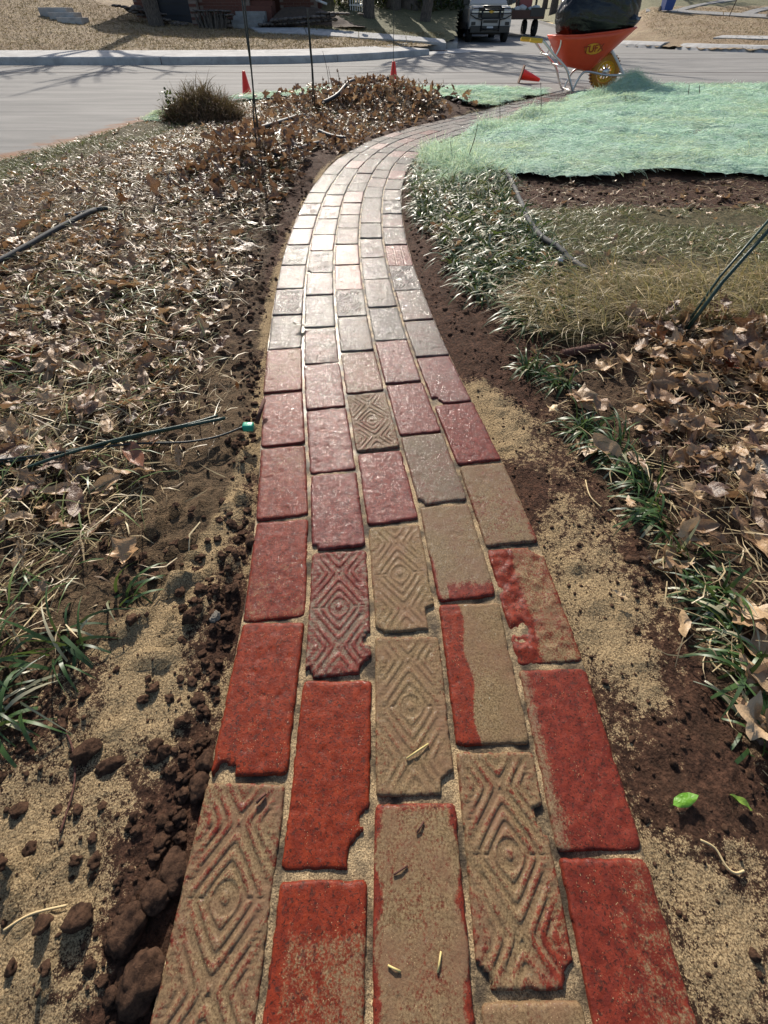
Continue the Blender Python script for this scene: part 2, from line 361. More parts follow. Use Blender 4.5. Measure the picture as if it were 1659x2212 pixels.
# near edge of the street
REDGE = spline([(-6.5, .2), (-4.3, 1.6), (-3.2, 2.8), (-2.75, 3.65), (-2.52, 4.5), (-2.40, 5.3), (-2.2, 6.4), (-1.75, 7.35), (-1.0, 8.0), (.2, 8.28), (2, 8.36), (5, 8.36), (14, 8.3)], 8)
def edged(x, y):       # >0 inside the yard
    A = REDGE[:-1]; Dv = np.diff(REDGE, axis=0); L2 = (Dv**2).sum(1); out = np.zeros(len(x))
    for i in range(0, len(x), 20000):
        px = x[i:i+20000, None]-A[None, :, 0]; py = y[i:i+20000, None]-A[None, :, 1]
        t = np.clip((px*Dv[:, 0]+py*Dv[:, 1])/L2, 0, 1); qx = px-t*Dv[:, 0]; qy = py-t*Dv[:, 1]; d = qx*qx+qy*qy
        k = d.argmin(1); r = np.arange(len(k)); out[i:i+20000] = np.sqrt(d[r, k])*np.sign(Dv[k, 1]*px[r, k]-Dv[k, 0]*py[r, k])
    return out
def gauss(x, y, cx, cy, rx, ry): return np.exp(-((x-cx)/rx)**2-((y-cy)/ry)**2)
NETR = [G(*q) for q in [(905, 345), (935, 390), (1000, 402), (1100, 397), (1165, 404), (1230, 409), (1320, 409), (1400, 397), (1480, 404), (1580, 402), (1700, 408), (1900, 408)]]+[(8, 3.2), (9, 8.33), (2.85, 8.33), (2.55, 7.7), (2.1, 7.0), (1.5, 6.0), (1.0, 5.35), (.62, 4.72), (.42, 4.3)]
NETL = [(-2.0, 6.9), (-1.6, 7.0), (-1.0, 7.25), (-.3, 7.2), (.2, 7.05), (.75, 6.55), (1.1, 6.35), (1.5, 6.9), (1.95, 7.5), (2.3, 7.95), (2.4, 8.33), (.2, 8.25), (-1.0, 7.97), (-1.7, 7.3)]
def inpoly(x, y, P):
    x = np.asarray(x); y = np.asarray(y); r = np.zeros(x.shape, bool); n = len(P)
    for i in range(n):
        x0, y0 = P[i]; x1, y1 = P[(i+1) % n]
        if y0 == y1: continue
        c = ((y0 > y) != (y1 > y)) & (x < (x1-x0)*(y-y0)/(y1-y0)+x0); r ^= c
    return r
LEAFL = [G(*q) for q in [(-250, 1650), (0, 1560), (200, 1400), (360, 1260), (470, 1100), (520, 950), (545, 850), (560, 700), (575, 560), (600, 470), (620, 400), (690, 320), (800, 285), (960, 245)]]+[(.6, 6.7), (0, 6.95), (-.5, 7.05), (-1.4, 6.8), (-1.9, 6.3), (-1.7, 4.8), (-1.9, 3.9), (-2.5, 2.8), (-3.2, 1.8), (-3, .8), (-1.2, .1)]
LEAFR = [G(*q) for q in [(1150, 770), (1270, 745), (1500, 735), (1900, 730), (2300, 900), (2100, 1300), (1900, 1650), (1640, 1640), (1560, 1500), (1460, 1330), (1390, 1180), (1300, 1040), (1240, 920), (1170, 850)]]
TURFR = [G(*q) for q in [(1110, 470), (1300, 462), (1700, 455), (2100, 455), (2300, 660), (1700, 660), (1250, 655), (1170, 560)]]
STRAW = [G(*q) for q in [(1130, 640), (1300, 620), (1700, 620), (2200, 620), (2300, 760), (1700, 745), (1400, 720), (1230, 750), (1140, 720)]]
LIRB = [G(*q) for q in [(895, 360), (905, 430), (925, 500), (985, 570), (1040, 640), (1100, 700), (1160, 730), (1200, 720), (1230, 690), (1190, 610), (1160, 540), (1110, 460), (1075, 400), (1010, 375), (930, 340)]]
def yard_h(x, y, edge=None, po=None):
    s_, o = proj(x, y) if po is None else po
    e = np.abs(o)-HALF; ed = edged(x, y) if edge is None else edge
    far = ss(2.0, 5.5, y)
    h = -.006+.006*fbm(x, y, 6, 3, 3)+.02*fbm(x, y, 1.2, 3, 5)
    lump = fbm(x, y, 28, 5, 9, .62); h = h+(.0085*(1-.3*far))*lump*ss(0, .05, e)
    cl = np.maximum(0, vn(x*42, y*42, 31)-.12)*.045+np.maximum(0, vn(x*80+5, y*80, 37)-.15)*.024
    h = h+cl*np.where(o > 0, .3, 1.)*ss(0., .03, e)*(1-far)*(.35+1.1*ss(-.1, .25, fbm(x, y, 5, 2, 77)))
    # edging groove and shoulders
    h = h-.012*np.exp(-((e-.02)/.03)**2)
    bed = ss(.18, .5, e); h = h+.035*bed
    h = h+.15*gauss(x, y, -.05, 6.35, .85, .5)+.08*gauss(x, y, -.9, 3.6, .5, .45)+.03*gauss(x, y, -1.7, 5.0, .7, .7)
    h = h-.025*gauss(x, y, -.52, 2.6, .14, 1.2)+.02*gauss(x, y, 1.3, 2.0, .8, .5)
    h = h+.02*ss(.3, 1.2, o)*ss(2.9, 3.2, y)
    h = np.where(e < -.004, -.024, h)
    h = h-.9*ss(.05, -.22, ed); h = np.where(ed < -.2, -.6, h)
    return h
def yh(x, y):
    x = np.atleast_1d(np.asarray(x, float)); y = np.atleast_1d(np.asarray(y, float)); return yard_h(x, y)
xs = np.concatenate([-np.cumsum(np.geomspace(.02, .16, 75))[::-1]-1.3, np.arange(-1.3, 1.5, .0115), 1.5+np.cumsum(np.geomspace(.02, .22, 70))])
ys = np.concatenate([-.6-np.cumsum(np.full(8, .1))[::-1], np.arange(-.6, -.1, .03), np.arange(-.1, 1.6, .0115), 1.6+np.cumsum(np.geomspace(.012, .05, 250))])
ys = ys[ys < 8.9]
X, Y = np.meshgrid(xs, ys); fx, fy = X.ravel(), Y.ravel()
po = proj(fx, fy); ed = edged(fx, fy); Z = yard_h(fx, fy, ed, po)
e_ = np.abs(po[1])-HALF; left = po[1] < 0
sandm = np.zeros_like(fx)
nz = fbm(fx, fy, 4.5, 4, 21)
sl_ = (1-ss(.13+.12*(1-ss(.2, .9, fy)), .26+.22*(1-ss(.2, .9, fy)), e_+.35*nz))*(1-ss(1.0, 1.45, fy))*(.86+.5*nz)
sl_ = sl_*(1-.75*gauss(e_, 0*fy, .03, 0, .05, 1)*(fy < .9))
sl2 = (1-ss(.02, .05, e_))*.8*ss(1.0, 1.3, fy)
sr_ = (1-ss(.10, .40, e_+.2*nz))*(.20+.5*nz)*(1-ss(.8, 1.3, fy))+.5*gauss(e_, fy, .02, .85, .05, .1)+.55*gauss(e_, fy, .07, .33, .05, .14)+.7*gauss(e_, fy, .03, 1.02, .05, .1)
sl_ = sl_*(1-.0)+.75*gauss(e_, fy, .07, .78, .13, .22)*(left)
sandm = np.where(left, np.maximum(sl_, sl2*.8), np.clip(sr_, 0, 1)); sandm += .9*nz*(sandm > .08)
gm = inpoly(fx, fy, TURFR)*.9+inpoly(fx, fy, STRAW)*.8+((ed > 0) & (ed < .55+.3*nz) & (fx < -1))*.85
lm = (inpoly(fx, fy, LEAFL) | inpoly(fx, fy, LEAFR))*.85
ny, nx = X.shape; ii = np.arange(ny*nx).reshape(ny, nx)
F = np.stack([ii[:-1, :-1].ravel(), ii[:-1, 1:].ravel(), ii[1:, 1:].ravel(), ii[1:, :-1].ravel()], 1)
keep = ed[F].max(1) > -.25; F = F[keep]
yard = mk('garden_soil', np.stack([fx, fy, Z], 1), F, M['yard'], attr=np.stack([np.clip(sandm, 0, 1), np.clip(gm, 0, 1), lm*(1-np.clip(gm, 0, 1))], 1))
tag(yard, kind='structure')
# ------------------------------------------------------------------ brick path
bed_s = np.arange(.2, CLEN, .02); bo = np.linspace(-HALF+.001, HALF-.001, 60)
SS, OO = np.meshgrid(bed_s, bo, indexing='ij'); bx_, by_ = Cat(SS.ravel(), OO.ravel())
bz = -.0052+.0035*fbm(bx_, by_, 30, 3, 4)
n1, n2 = SS.shape; ii = np.arange(n1*n2).reshape(n1, n2)
F = np.stack([ii[:-1, :-1].ravel(), ii[:-1, 1:].ravel(), ii[1:, 1:].ravel(), ii[1:, :-1].ravel()], 1)
path = mk('brick_path', np.stack([bx_, by_, bz], 1), F, M['joint']); tag(path, kind='structure')
def pat(x, y, kind):
    a, b = .0525, .066
    def d(cx, cy): return np.sqrt(((x-cx)/a)**2+.004)+np.sqrt(((y-cy)/b)**2+.004)
    dd = np.minimum.reduce([d(0, 0), d(0, 2*b), d(0, -2*b), d(a, b), d(-a, b), d(a, -b), d(-a, -b)])
    r = np.hypot(x, y)/.0125
    if kind == 1:
        c = .5+.5*np.cos(2*np.pi*(dd-.12)*4.1); c = ss(.25, .75, c)
        ring = ss(.25, .75, .5+.5*np.cos(2*np.pi*r*.62)); k = ss(1.55, 1.2, r); c = c*(1-k)+ring*k
        line = (np.abs(y) < .0022) & (np.abs(x) > .021) & (np.abs(x) < .047); c = np.where(line, 0, c)
        return c
    if kind == 2:      # concentric circle-and-square grid
        u = np.abs(((x/.035+.5) % 1)-.5); v = np.abs(((y/.036+.5) % 1)-.5)
        return ss(.03, .10, np.minimum(.5-u, .5-v))*(.4+.6*ss(.03, .1, np.abs(np.hypot(u, v)-.26)))
    u = (x+y)/.011
    return ss(.2, .7, .5+.5*np.cos(2*np.pi*u))
def pat_(*a): return pat(*a)
def make_brick(k, s0, s1, kind, sandf, hue, dark, chips=(), rough=0., tilt=(0, 0), zoff=0., seed=0, wide=0.):
    sc = (s0+s1)/2; off = (k-2)*.1112
    cx, cy = Cat(sc, off); tx, ty = Cat(sc+.02, off); ax, ay = Cat(sc-.02, off)
    ang = math.atan2(ty-ay, tx-ax)-math.pi/2
    L = s1-s0; curv = 1.
    e0 = Cat(s0, off); e1 = Cat(s1, off); L = math.hypot(e1[0]-e0[0], e1[1]-e0[1])
    near = cy < 1.25; mid = cy < 3
    jt = .0048; W = .1112-jt+wide; Lm = L-jt*1.15
    R = .008
    if kind: n, m = (58, 116) if near else (34, 66) if mid else (14, 28)
    else: n, m = (34, 66) if near else (26, 50) if mid else (8, 14)
    def ax1(n, H):
        e = [0, .001, .0025, .005, .009, .014]; inner = np.linspace(-H+.018, H-.018, n); return np.concatenate([[-H+q for q in e], inner, [H-q for q in e[::-1]]])
    gx, gy = np.meshgrid(ax1(n, W/2), ax1(m, Lm/2)); x, y = gx.ravel(), gy.ravel()
    wx = cx+x*math.cos(ang)-y*math.sin(ang); wy = cy+x*math.sin(ang)+y*math.cos(ang)
    jit = .0013*fbm(wx, wy, 26, 3, seed % 50)+.0010*fbm(wx, wy, 150, 2, 3)
    qx = np.abs(x)-(W/2-R); qy = np.abs(y)-(Lm/2-R)
    sdv = np.hypot(np.maximum(qx, 0), np.maximum(qy, 0))+np.minimum(np.maximum(qx, qy), 0)-R+jit*1.6
    for (px, py, r) in chips:
        r *= .78
        dc = r-np.hypot(x-px*W/2, (y-py*Lm/2)*.8); sdv = np.maximum(sdv, dc+.007*fbm(wx, wy, 55, 3, 8)+.004*fbm(wx, wy, 190, 3, 9))
    z = -.0042*ss(-.0048, .001, sdv)**1.4-.022*ss(-.0012, .0012, sdv)
    z = z+.0009*fbm(wx, wy, 14, 3, 12)+.0005*fbm(wx, wy, 70, 3, 13)*(1+2*rough)
    pitted = np.minimum(0, fbm(wx, wy, 60, 3, 14)+.36)*.004; z = z+pitted
    if rough: z = z+rough*.0022*fbm(wx, wy, 60, 3, 15)*ss(.1, -.2, x/W)
    if kind:
        inset = ss(-.004, -.009, sdv); wear = ss(-.62, -.25, fbm(wx, wy, 14, 3, seed % 40))
        z = z+(.0012+.0008*((seed*37) % 10)/10)*(pat(x, y, kind)-1)*inset*wear
    z = z+tilt[0]*x+tilt[1]*y+zoff
    u, v = x/(W/2), y/(Lm/2)
    sv = sandf(u, v)+.22*fbm(wx, wy, 22, 3, 60+seed % 9)
    if kind: sv = sv+.25*(1-pat(x, y, kind))
    sv = np.where(sdv > -.003, sv-.12, sv)
    ny, nx = gx.shape; ii = np.arange(ny*nx).reshape(ny, nx)
    V = np.stack([x, y, z], 1)
    zz = V[:, 2].reshape(ny, nx); zz[0, :] = zz[-1, :] = -.03; zz[:, 0] = zz[:, -1] = -.03; V[:, 2] = zz.ravel()
    F = np.stack([ii[:-1, :-1].ravel(), ii[:-1, 1:].ravel(), ii[1:, 1:].ravel(), ii[1:, :-1].ravel()], 1)
    A = np.stack([np.clip(sv, 0, 1), np.full(len(x), hue), np.full(len(x), dark)], 1)
    o = mk('brick', V, F, M['brick'], path, attr=A); o.location = (cx, cy, 0); o.rotation_euler = (0, 0, ang); return o
c5 = lambda x, y: (518.5+.3646*x, 259.2+.3646*y)
JN = [[(500, 1686), (575, 1342), (620, 1118), (630, 960), (635, 845)]+[c5(*q) for q in [(310, 1352), (320, 1153), (330, 998), (340, 858), (350, 738), (370, 642), (390, 563), (410, 492), (440, 430)]],
      [(700, 1890), (715, 1465), (720, 1188), (735, 1018), (728, 880)]+[c5(*q) for q in [(540, 1437), (520, 1225), (510, 1035), (500, 905), (500, 772), (510, 680), (520, 583), (530, 510)]],
      [(900, 1727), (875, 1368), (855, 1130), (835, 970), (815, 845)]+[c5(*q) for q in [(750, 1365), (710, 1160), (690, 1000), (670, 855), (655, 735), (650, 640), (655, 560), (660, 490)]],
      [(1131, 2150), (1075, 1615), (1005, 1298), (960, 1088), (935, 935), (915, 823)]+[c5(*q) for q in [(960, 1300), (900, 1105), (850, 940), (820, 810), (800, 700), (780, 610), (775, 530), (780, 460), (790, 395)]],
      [(1325, 1845), (1195, 1438), (1110, 1178), (1050, 1000), (1005, 869)]+[c5(*q) for q in [(1230, 1395), (1130, 1180), (1050, 1005), (990, 860), (950, 740), (930, 635), (910, 555), (900, 475), (895, 410), (900, 350), (920, 300)]]]
cs = lambda v: (lambda a, b: np.full_like(a, v))
SPEC = {
 (0, 0): dict(kind=1, sandf=cs(.56), hue=.35), (0, 1): dict(sandf=lambda u, v: .10+0*u, hue=0, chips=[(-.62, -1.02, .016)]), (0, 2): dict(sandf=lambda u, v: .22-.12*v, hue=.35),
 (0, 3): dict(sandf=lambda u, v: .30+.12*v, hue=.45), (0, 4): dict(sandf=cs(.12), hue=.55), (0, 5): dict(sandf=cs(.45), hue=.5),
 (1, 0): dict(sandf=lambda u, v: .50-.62*ss(.45, .9, v)-.5*ss(-.6, -.95, u)+.1*u, hue=.05), (1, 1): dict(sandf=cs(.02), hue=0, chips=[(.95, -.98, .03), (.98, -.55, .008)]),
 (1, 2): dict(kind=1, sandf=cs(.30), hue=.6, chips=[(.95, -1, .022), (-.9, -1, .012), (1.0, -.5, .010)]), (1, 3): dict(sandf=cs(.16), hue=.85, chips=[(-1, -1, .012)]), (1, 4): dict(sandf=cs(.12), hue=.85), (1, 5): dict(sandf=cs(.40), hue=.8),
 (2, 0): dict(sandf=lambda u, v: .74-.6*ss(.82, .98, np.abs(u)+.1*np.sin(v*9))-.35*ss(.86, 1, v), hue=.3), (2, 1): dict(kind=1, sandf=cs(.72), hue=.1, chips=[(.98, -.95, .02)]), (2, 2): dict(kind=1, sandf=cs(.78), hue=.3, chips=[(1, -.85, .024), (-.95, -1, .014)]),
 (2, 3): dict(sandf=cs(.06), hue=.8), (2, 4): dict(kind=1, sandf=cs(.60), hue=.5), (2, 5): dict(sandf=cs(.55), hue=.6),
 (3, -1): dict(sandf=cs(.85), hue=.2), (3, 0): dict(kind=1, sandf=lambda u, v: .60-.35*ss(0, .8, u)*ss(-.2, -.8, v), hue=.3, chips=[(1, .3, .012), (-1, -1, .016), (1, -.95, .014)]),
 (3, 1): dict(sandf=lambda u, v: .05+.85*ss(-.42, -.26, u+.07*np.sin(v*7)), hue=.1), (3, 2): dict(sandf=lambda u, v: .85-.85*ss(-.55, -.92, v+.25*(u < -.6)-.0*u)-.6*ss(-.75, -.98, u)*ss(.2, -.4, v), hue=.45),
 (3, 3): dict(sandf=cs(.66), hue=.6, chips=[(-1, -1, .018)]), (3, 4): dict(sandf=cs(.13), hue=.9), (3, 5): dict(sandf=cs(.35), hue=.9),
 (4, 0): dict(sandf=lambda u, v: .24+.15*np.sin(u*2), hue=.35), (4, 1): dict(sandf=lambda u, v: .12+.6*ss(-.45, -.95, u), hue=.4), (4, 2): dict(sandf=lambda u, v: .08+.48*ss(-.35, -.1, u+.06*np.sin(5*v))-.2*ss(.85, .98, u), hue=.25, rough=2.2, chips=[(.9, 1, .02)]),
 (4, 3): dict(sandf=lambda u, v: .70-.4*ss(.6, 1, u)*ss(-.3, -.9, v), hue=.45), (4, 4): dict(sandf=cs(.14), hue=.75), (4, 5): dict(sandf=cs(.35), hue=.9, chips=[(-1, -1, .03)])}
PATF = {(0, 7), (0, 9), (2, 7), (1, 9), (4, 8), (4, 19), (3, 9), (0, 12), (1, 12), (4, 12), (0, 20), (1, 16), (2, 14)}
NB = 0
for k in range(5):
    g = [G(*q) for q in JN[k]]; g = [p for i, p in enumerate(g)]
    js = list(np.sort(proj([p[0] for p in g], [p[1] for p in g])[0])); base = 1 if k == 3 else 0
    lo = js[0]; pre = []
    while lo > .55: lo -= .218; pre.append(lo)
    pre = pre[::-1]; n0 = len(pre); js = pre+js
    while js[-1] < CLEN-.25: js.append(js[-1]+.222+random.uniform(-.008, .008))
    for i in range(len(js)-1):
        idx = i-n0+1-base   # row index: 0 = first whole brick measured at the bottom
        sp_ = dict(SPEC.get((k, idx), {}))
        if not sp_:
            r = random.random(); far = ss(6, 20, idx)
            if r < .15: sp_ = dict(sandf=cs(random.uniform(.05, .3)), hue=random.uniform(.6, 1))
            else: sp_ = dict(sandf=cs(random.uniform(.55, .95)), hue=random.uniform(.75, 1))
            if (k, idx) in PATF or (idx > 12 and random.random() < .06): sp_['kind'] = 2 if (k, idx) in ((4, 9),) else random.choice([1, 1, 3])
            if (k, idx) == (4, 9): sp_['kind'] = 2
            if random.random() < .12: sp_['chips'] = [(random.choice((-1, 1)), random.choice((-1, 1)), random.uniform(.012, .022))]
        sp_.setdefault('kind', 0); sp_.setdefault('dark', random.uniform(0, .12) if idx > 5 else 0)
        make_brick(k, js[i], js[i+1], tilt=(random.uniform(-.012, .012), random.uniform(-.014, .014)), zoff=random.uniform(-.0022, .0018), seed=i*7+k, wide=random.uniform(-.0015, .001), **sp_); NB += 1
print('bricks', NB)
# ------------------------------------------------------------------ streets and terrain beyond
KERB = [(-60, 14.9), (-30, 14.75), (-9.5, 14.7), (-6.2, 14.75), (-2.6, 15.2), (-.75, 16.2), (.35, 17.6), (1.6, 19.3)]
def tleft(X, Y):
    z24 = np.interp(X, [-40, -15.2, -12.4, -9.15, -7.3, -4.2, 2.2, 6], [1.6, 1.43, 1.1, .82, .66, .6, .30, .2])
    yk = np.interp(X, [-60, -2.6, .35, 3], [16.4, 16.8, 19.5, 24.4])
    t = np.clip((Y-yk)/8., -.05, 1.7)
    return .17+t*(z24-.17)+np.maximum(0, Y-22.6)*.115*ss(-4.6, -2.5, X)*(1-ss(31, 45, Y)*.8)
KX = [10.3, 10.8, 11.6, 12.4, 13.3, 14.6, 17., 22, 60]; KY = [28, 26.2, 24, 22.3, 21.2, 20.3, 19.7, 19.4, 19.3]
def tright(X, Y): return np.minimum(.09+.085*(Y-np.interp(X, KX, KY)-.3), .12+.026*np.maximum(0, Y-26)+.30*np.maximum(0, X-sx1(Y)-.3)+.9*np.maximum(0, 28-Y))
sx0 = lambda Y: 2.95+.125*(Y-25)   # left kerb of the side street
sx1 = lambda Y: 10.5+.135*(Y-26)
def sheet(name, xs, ys, zf, m, keepf=None, attrf=None):
    X, Y = np.meshgrid(xs, ys); fx, fy = X.ravel(), Y.ravel(); ny, nx = X.shape; ii = np.arange(ny*nx).reshape(ny, nx)
    F = np.stack([ii[:-1, :-1].ravel(), ii[:-1, 1:].ravel(), ii[1:, 1:].ravel(), ii[1:, :-1].ravel()], 1)
    if keepf is not None: F = F[keepf(fx[F].mean(1), fy[F].mean(1))]
    return mk(name, np.stack([fx, fy, zf(fx, fy)], 1), F, m, attr=attrf(fx, fy) if attrf else None)
ROADZ = -.03
def road_h(x, y): return ROADZ+.026*np.maximum(0, y-26)
xs = np.concatenate([np.linspace(-60, -8, 30)[:-1], np.arange(-8, 12, .2), np.linspace(12, 60, 30)]); ys = np.concatenate([np.arange(-8, 27, .2), np.linspace(27, 130, 60)])
road = sheet('street', xs, ys, road_h, M['road'], lambda x, y: (edged(x, y) < .35) & (((y < 26.5) & (y < np.interp(x, [-60, -2.6, .35, 1.6, 3, 4, 60], [17, 17.2, 20, 22, 27, 27, 27]))) | ((x > sx0(y)-1) & (x < sx1(y)+1) & (y > 24))),
             lambda x, y: np.stack([np.clip(1-np.abs(edged(x, y)+.0)/.9, 0, 1)*(y < 7.5), 0*x, 0*x], 1)); tag(road, kind='structure')
ground = mk('ground', [(-400, -60, -1.2), (400, -60, -1.2), (400, 600, -1.2), (-400, 600, -1.2)], [(0, 1, 2, 3)], M['lawn']); tag(ground, kind='structure')
def lawn_keep_l(x, y): return (x < sx0(y)+.05) & (y > np.interp(x, [-60, -2.6, .35, 3], [16.2, 16.7, 19.3, 24.3]))
lz = lambda x, y: tleft(x, y)+.05*fbm(x, y, .8, 3, 2)+.03*fbm(x, y, 4, 3, 6)
lawnl = sheet('lawn', np.concatenate([np.linspace(-60, -18, 20)[:-1], np.arange(-18, 4.5, .14), np.linspace(4.5, 20, 12)]), np.concatenate([np.arange(15.9, 32, .14), np.linspace(32, 110, 30)]), lz, M['lawn'], lawn_keep_l,
              lambda x, y: np.stack([np.clip(ss(21.8, 24, y)*ss(-4.5, -2, x), 0, 1), 0*x, 0*x], 1)); tag(lawnl, kind='structure')
KR = lambda x: np.interp(x, KX, KY)+.12
lawnr = sheet('lawn', np.concatenate([np.arange(10.5, 30, .2), np.linspace(30, 90, 20)]), np.concatenate([np.arange(19.5, 50, .2), np.linspace(50, 160, 30)]), lambda x, y: tright(x, y)+.04*fbm(x, y, 2, 3, 6), M['lawn'],
              lambda x, y: (x > sx1(y)+.1) & (y > KR(x)-.25), lambda x, y: np.stack([.75*ss(34, 38, y), 0*x, 0*x], 1)); tag(lawnr, kind='structure')
# kerbs, in cast segments
def strip(P, prof, name, parent, m, zf=lambda x, y: 0.):
    # prof: (offset to the left of travel, z)
    P = np.array(P); n = len(P); V = []
    for i in range(n):
        d = P[min(i+1, n-1)]-P[max(i-1, 0)]; d = d/np.linalg.norm(d); nrm = np.array([-d[1], d[0]])
        for (o, z) in prof: q = P[i]+nrm*o; V.append((q[0], q[1], z+zf(q[0], q[1])))
    k = len(prof); F = [(i*k+j, (i+1)*k+j, (i+1)*k+j+1, i*k+j+1) for i in range(n-1) for j in range(k-1)]
    F += [tuple(range(k)), tuple(range((n-1)*k, n*k))[::-1]]
    return mk(name, V, F, m, parent, smooth=False)
def kerb_run(label, P, prof, m, seglen, kz=None):
    kb = thing('kerb', label, 'kerb', (0, 0, 0)); P = np.array(P, float)
    s = np.concatenate([[0], np.cumsum(np.linalg.norm(np.diff(P, axis=0), axis=1))]); L = s[-1]; a = 0
    while a < L-.3:
        b = min(L, a+seglen-.02); t = np.linspace(a, b, max(3, int((b-a)/.5)+1))
        strip([(np.interp(q, s, P[:, 0]), np.interp(q, s, P[:, 1])) for q in t], prof, 'kerb_segment', kb, m, kz or (lambda x, y: 0)); a += seglen
    return kb
kp = spline([(-24, 14.75), (-9.5, 14.6), (-6.2, 14.6), (-3.8, 14.85), (-2.2, 15.25), (-.75, 16.3), (.3, 17.6), (1.5, 19.4)], 6)
kerb_run('long pale concrete kerb with wide top across the street', kp, [(0, -.06), (.01, .10), (.035, .125), (1.3, .185), (1.65, .2), (1.65, .0)], M['conc'], 4.6)
kerb_run('raised kerb wall behind the storm drain at the street corner', [(.1, 19.75), (.8, 21.5), (1.2, 23.6), (3.0, 24.2)], [(0, -.05), (.01, .16), (.04, .2), (.35, .2), (.35, 0)], M['conc'], 2.6)
kerb_run('low kerb along the left side of the side street', [(3.05, 24.2), (3.35, 27), (5.2, 43), (10, 80)], [(0, -.06), (.01, .12), (.03, .15), (.2, .15), (.2, -.1)], M['concd'], 3., lambda x, y: max(0, .026*(y-26)))
apr = mk('driveway_apron', [(.2, 17.9, -.018), (1.4, 19.2, -.018), (4.6, 22.6, -.018), (3.3, 24.3, -.012), (1.2, 23.6, -.012), (.9, 21.5, -.012), (.1, 19.6, -.012)], [(0, 1, 2, 3, 4, 5, 6)], M['conc']); tag(apr, kind='structure')
dr = MB().box(1.75, 2.35, 21.9, 23.2, -.012, -.004).build('drain_cover', M['drain']); tag(dr, 'rusty brown storm drain cover in the corner inlet', 'drain cover')
kerb_run('rounded kerb curving round the right street corner nearest the wheelbarrow', [(11.75, 23.7), (12.1, 22.8), (12.55, 22.1), (13.3, 21.2), (14.6, 20.3), (17., 19.7), (22, 19.4), (34, 19.3)], [(-.1, -.05), (.0, .05), (.26, .155), (.5, .17), (.6, .0)], M['conc'], 3.)
kerb_run('far kerb of the right corner with shaded end face', [(10.55, 27.2), (10.75, 26.2), (11.1, 25.2), (11.45, 24.5)], [(-.1, -.06), (0, .08), (.2, .17), (.5, .18), (.6, 0)], M['conc'], 1.6)
kerb_run('old kerb along the right side of the side street', [(10.6, 27.3), (12.6, 41), (18.4, 84)][::-1], [(0, -.1), (.01, .10), (.03, .13), (.2, .13), (.2, -.1)][::-1] and [(-.2, -.1), (-.2, .13), (-.03, .13), (-.01, .1), (0, -.1)], M['concd'], 3.5, lambda x, y: max(0, .026*(y-26)))
# expansion joints of the street
ej = MB()
for yy, x0, x1 in ((9.9, -2.2, 16), (12.2, -9, 18), (14.0, -14, 2), (17.2, 2.2, 18), (20.6, 3, 12)):
    ej.box(x0, x1, yy-.008, yy+.008, ROADZ+.001, ROADZ+.004)
for xx in (-9, 4.2): ej.box(xx-.008, xx+.008, 8.6, 14.4 if xx < 0 else 18, ROADZ+.0015, ROADZ+.0045)
o = ej.build('expansion_joint', M['drain'], road)
# pavements and walks laid on the terrain
def hit(px, py, th):
    r = px-CX; v = py-CY; d = np.array([r, FPX*cp-v*sp, -FPX*sp-v*cp]); t = 14/d[1]
    for i in range(4000):
        q = d*t
        if q[1] > 120: break
        if CAMH+q[2] < float(th(np.array([q[0]]), np.array([q[1]]))[0]): break
        t += .02/d[1]
    return q[0], q[1]
def walk(label, A, B, th, m, slab=1.5):
    wk = thing('pavement', label, 'pavement'); A = np.array(A, float); B = np.array(B, float)
    n = max(1, int(max(np.linalg.norm(A[-1]-A[0]), 1)/slab)); sa = np.linspace(0, len(A)-1, n+1)
    ip = lambda P, t: np.array([np.interp(t, range(len(P)), P[:, 0]), np.interp(t, range(len(P)), P[:, 1])])
    for i in range(n):
        t0, t1 = sa[i], sa[i+1]-.012; V = []
        for zz in (.045, -.25):
            for P, t in ((A, t0), (A, t1), (B, t1), (B, t0)):
                q = ip(P, t); V.append((q[0], q[1], float(th(np.array([q[0]]), np.array([q[1]]))[0])+zz))
        mk('paving_slab', V, [(0, 1, 2, 3), (7, 6, 5, 4), (0, 4, 5, 1), (1, 5, 6, 2), (2, 6, 7, 3), (3, 7, 4, 0)], m, wk, smooth=False)
walk('grey concrete pavement running from the stone steps to the corner', [hit(x, y, tleft) for x, y in ((560, 72), (700, 80), (850, 86), (965, 96))], [hit(x, y, tleft) for x, y in ((540, 62), (700, 67), (850, 76), (960, 88))], tleft, M['conc'])
walk('pavement crossing the right lawn behind the blue bin', [hit(x, y, tright) for x, y in ((1395, 27), (1500, 32), (1700, 43))], [hit(x, y, tright) for x, y in ((1395, 21), (1500, 26), (1700, 35))], tright, M['concd'], 2)
walk('front walk leading up beside the blue bin', [hit(x, y, tright) for x, y in ((1452, 24), (1500, 12), (1555, 2))], [hit(x, y, tright) for x, y in ((1475, 24), (1520, 12), (1590, 2))], tright, M['concd'], 2)
walk('short walk at the right edge above the bare tree', [hit(x, y, tright) for x, y in ((1600, 30), (1640, 18), (1700, 12))], [hit(x, y, tright) for x, y in ((1625, 32), (1655, 22), (1700, 18))], tright, M['concd'], 2)
walk('narrow pavement strip behind the right kerb', [hit(x, y, tright) for x, y in ((1540, 84), (1700, 89))], [hit(x, y, tright) for x, y in ((1560, 79), (1700, 81))], tright, M['conc'], 2)
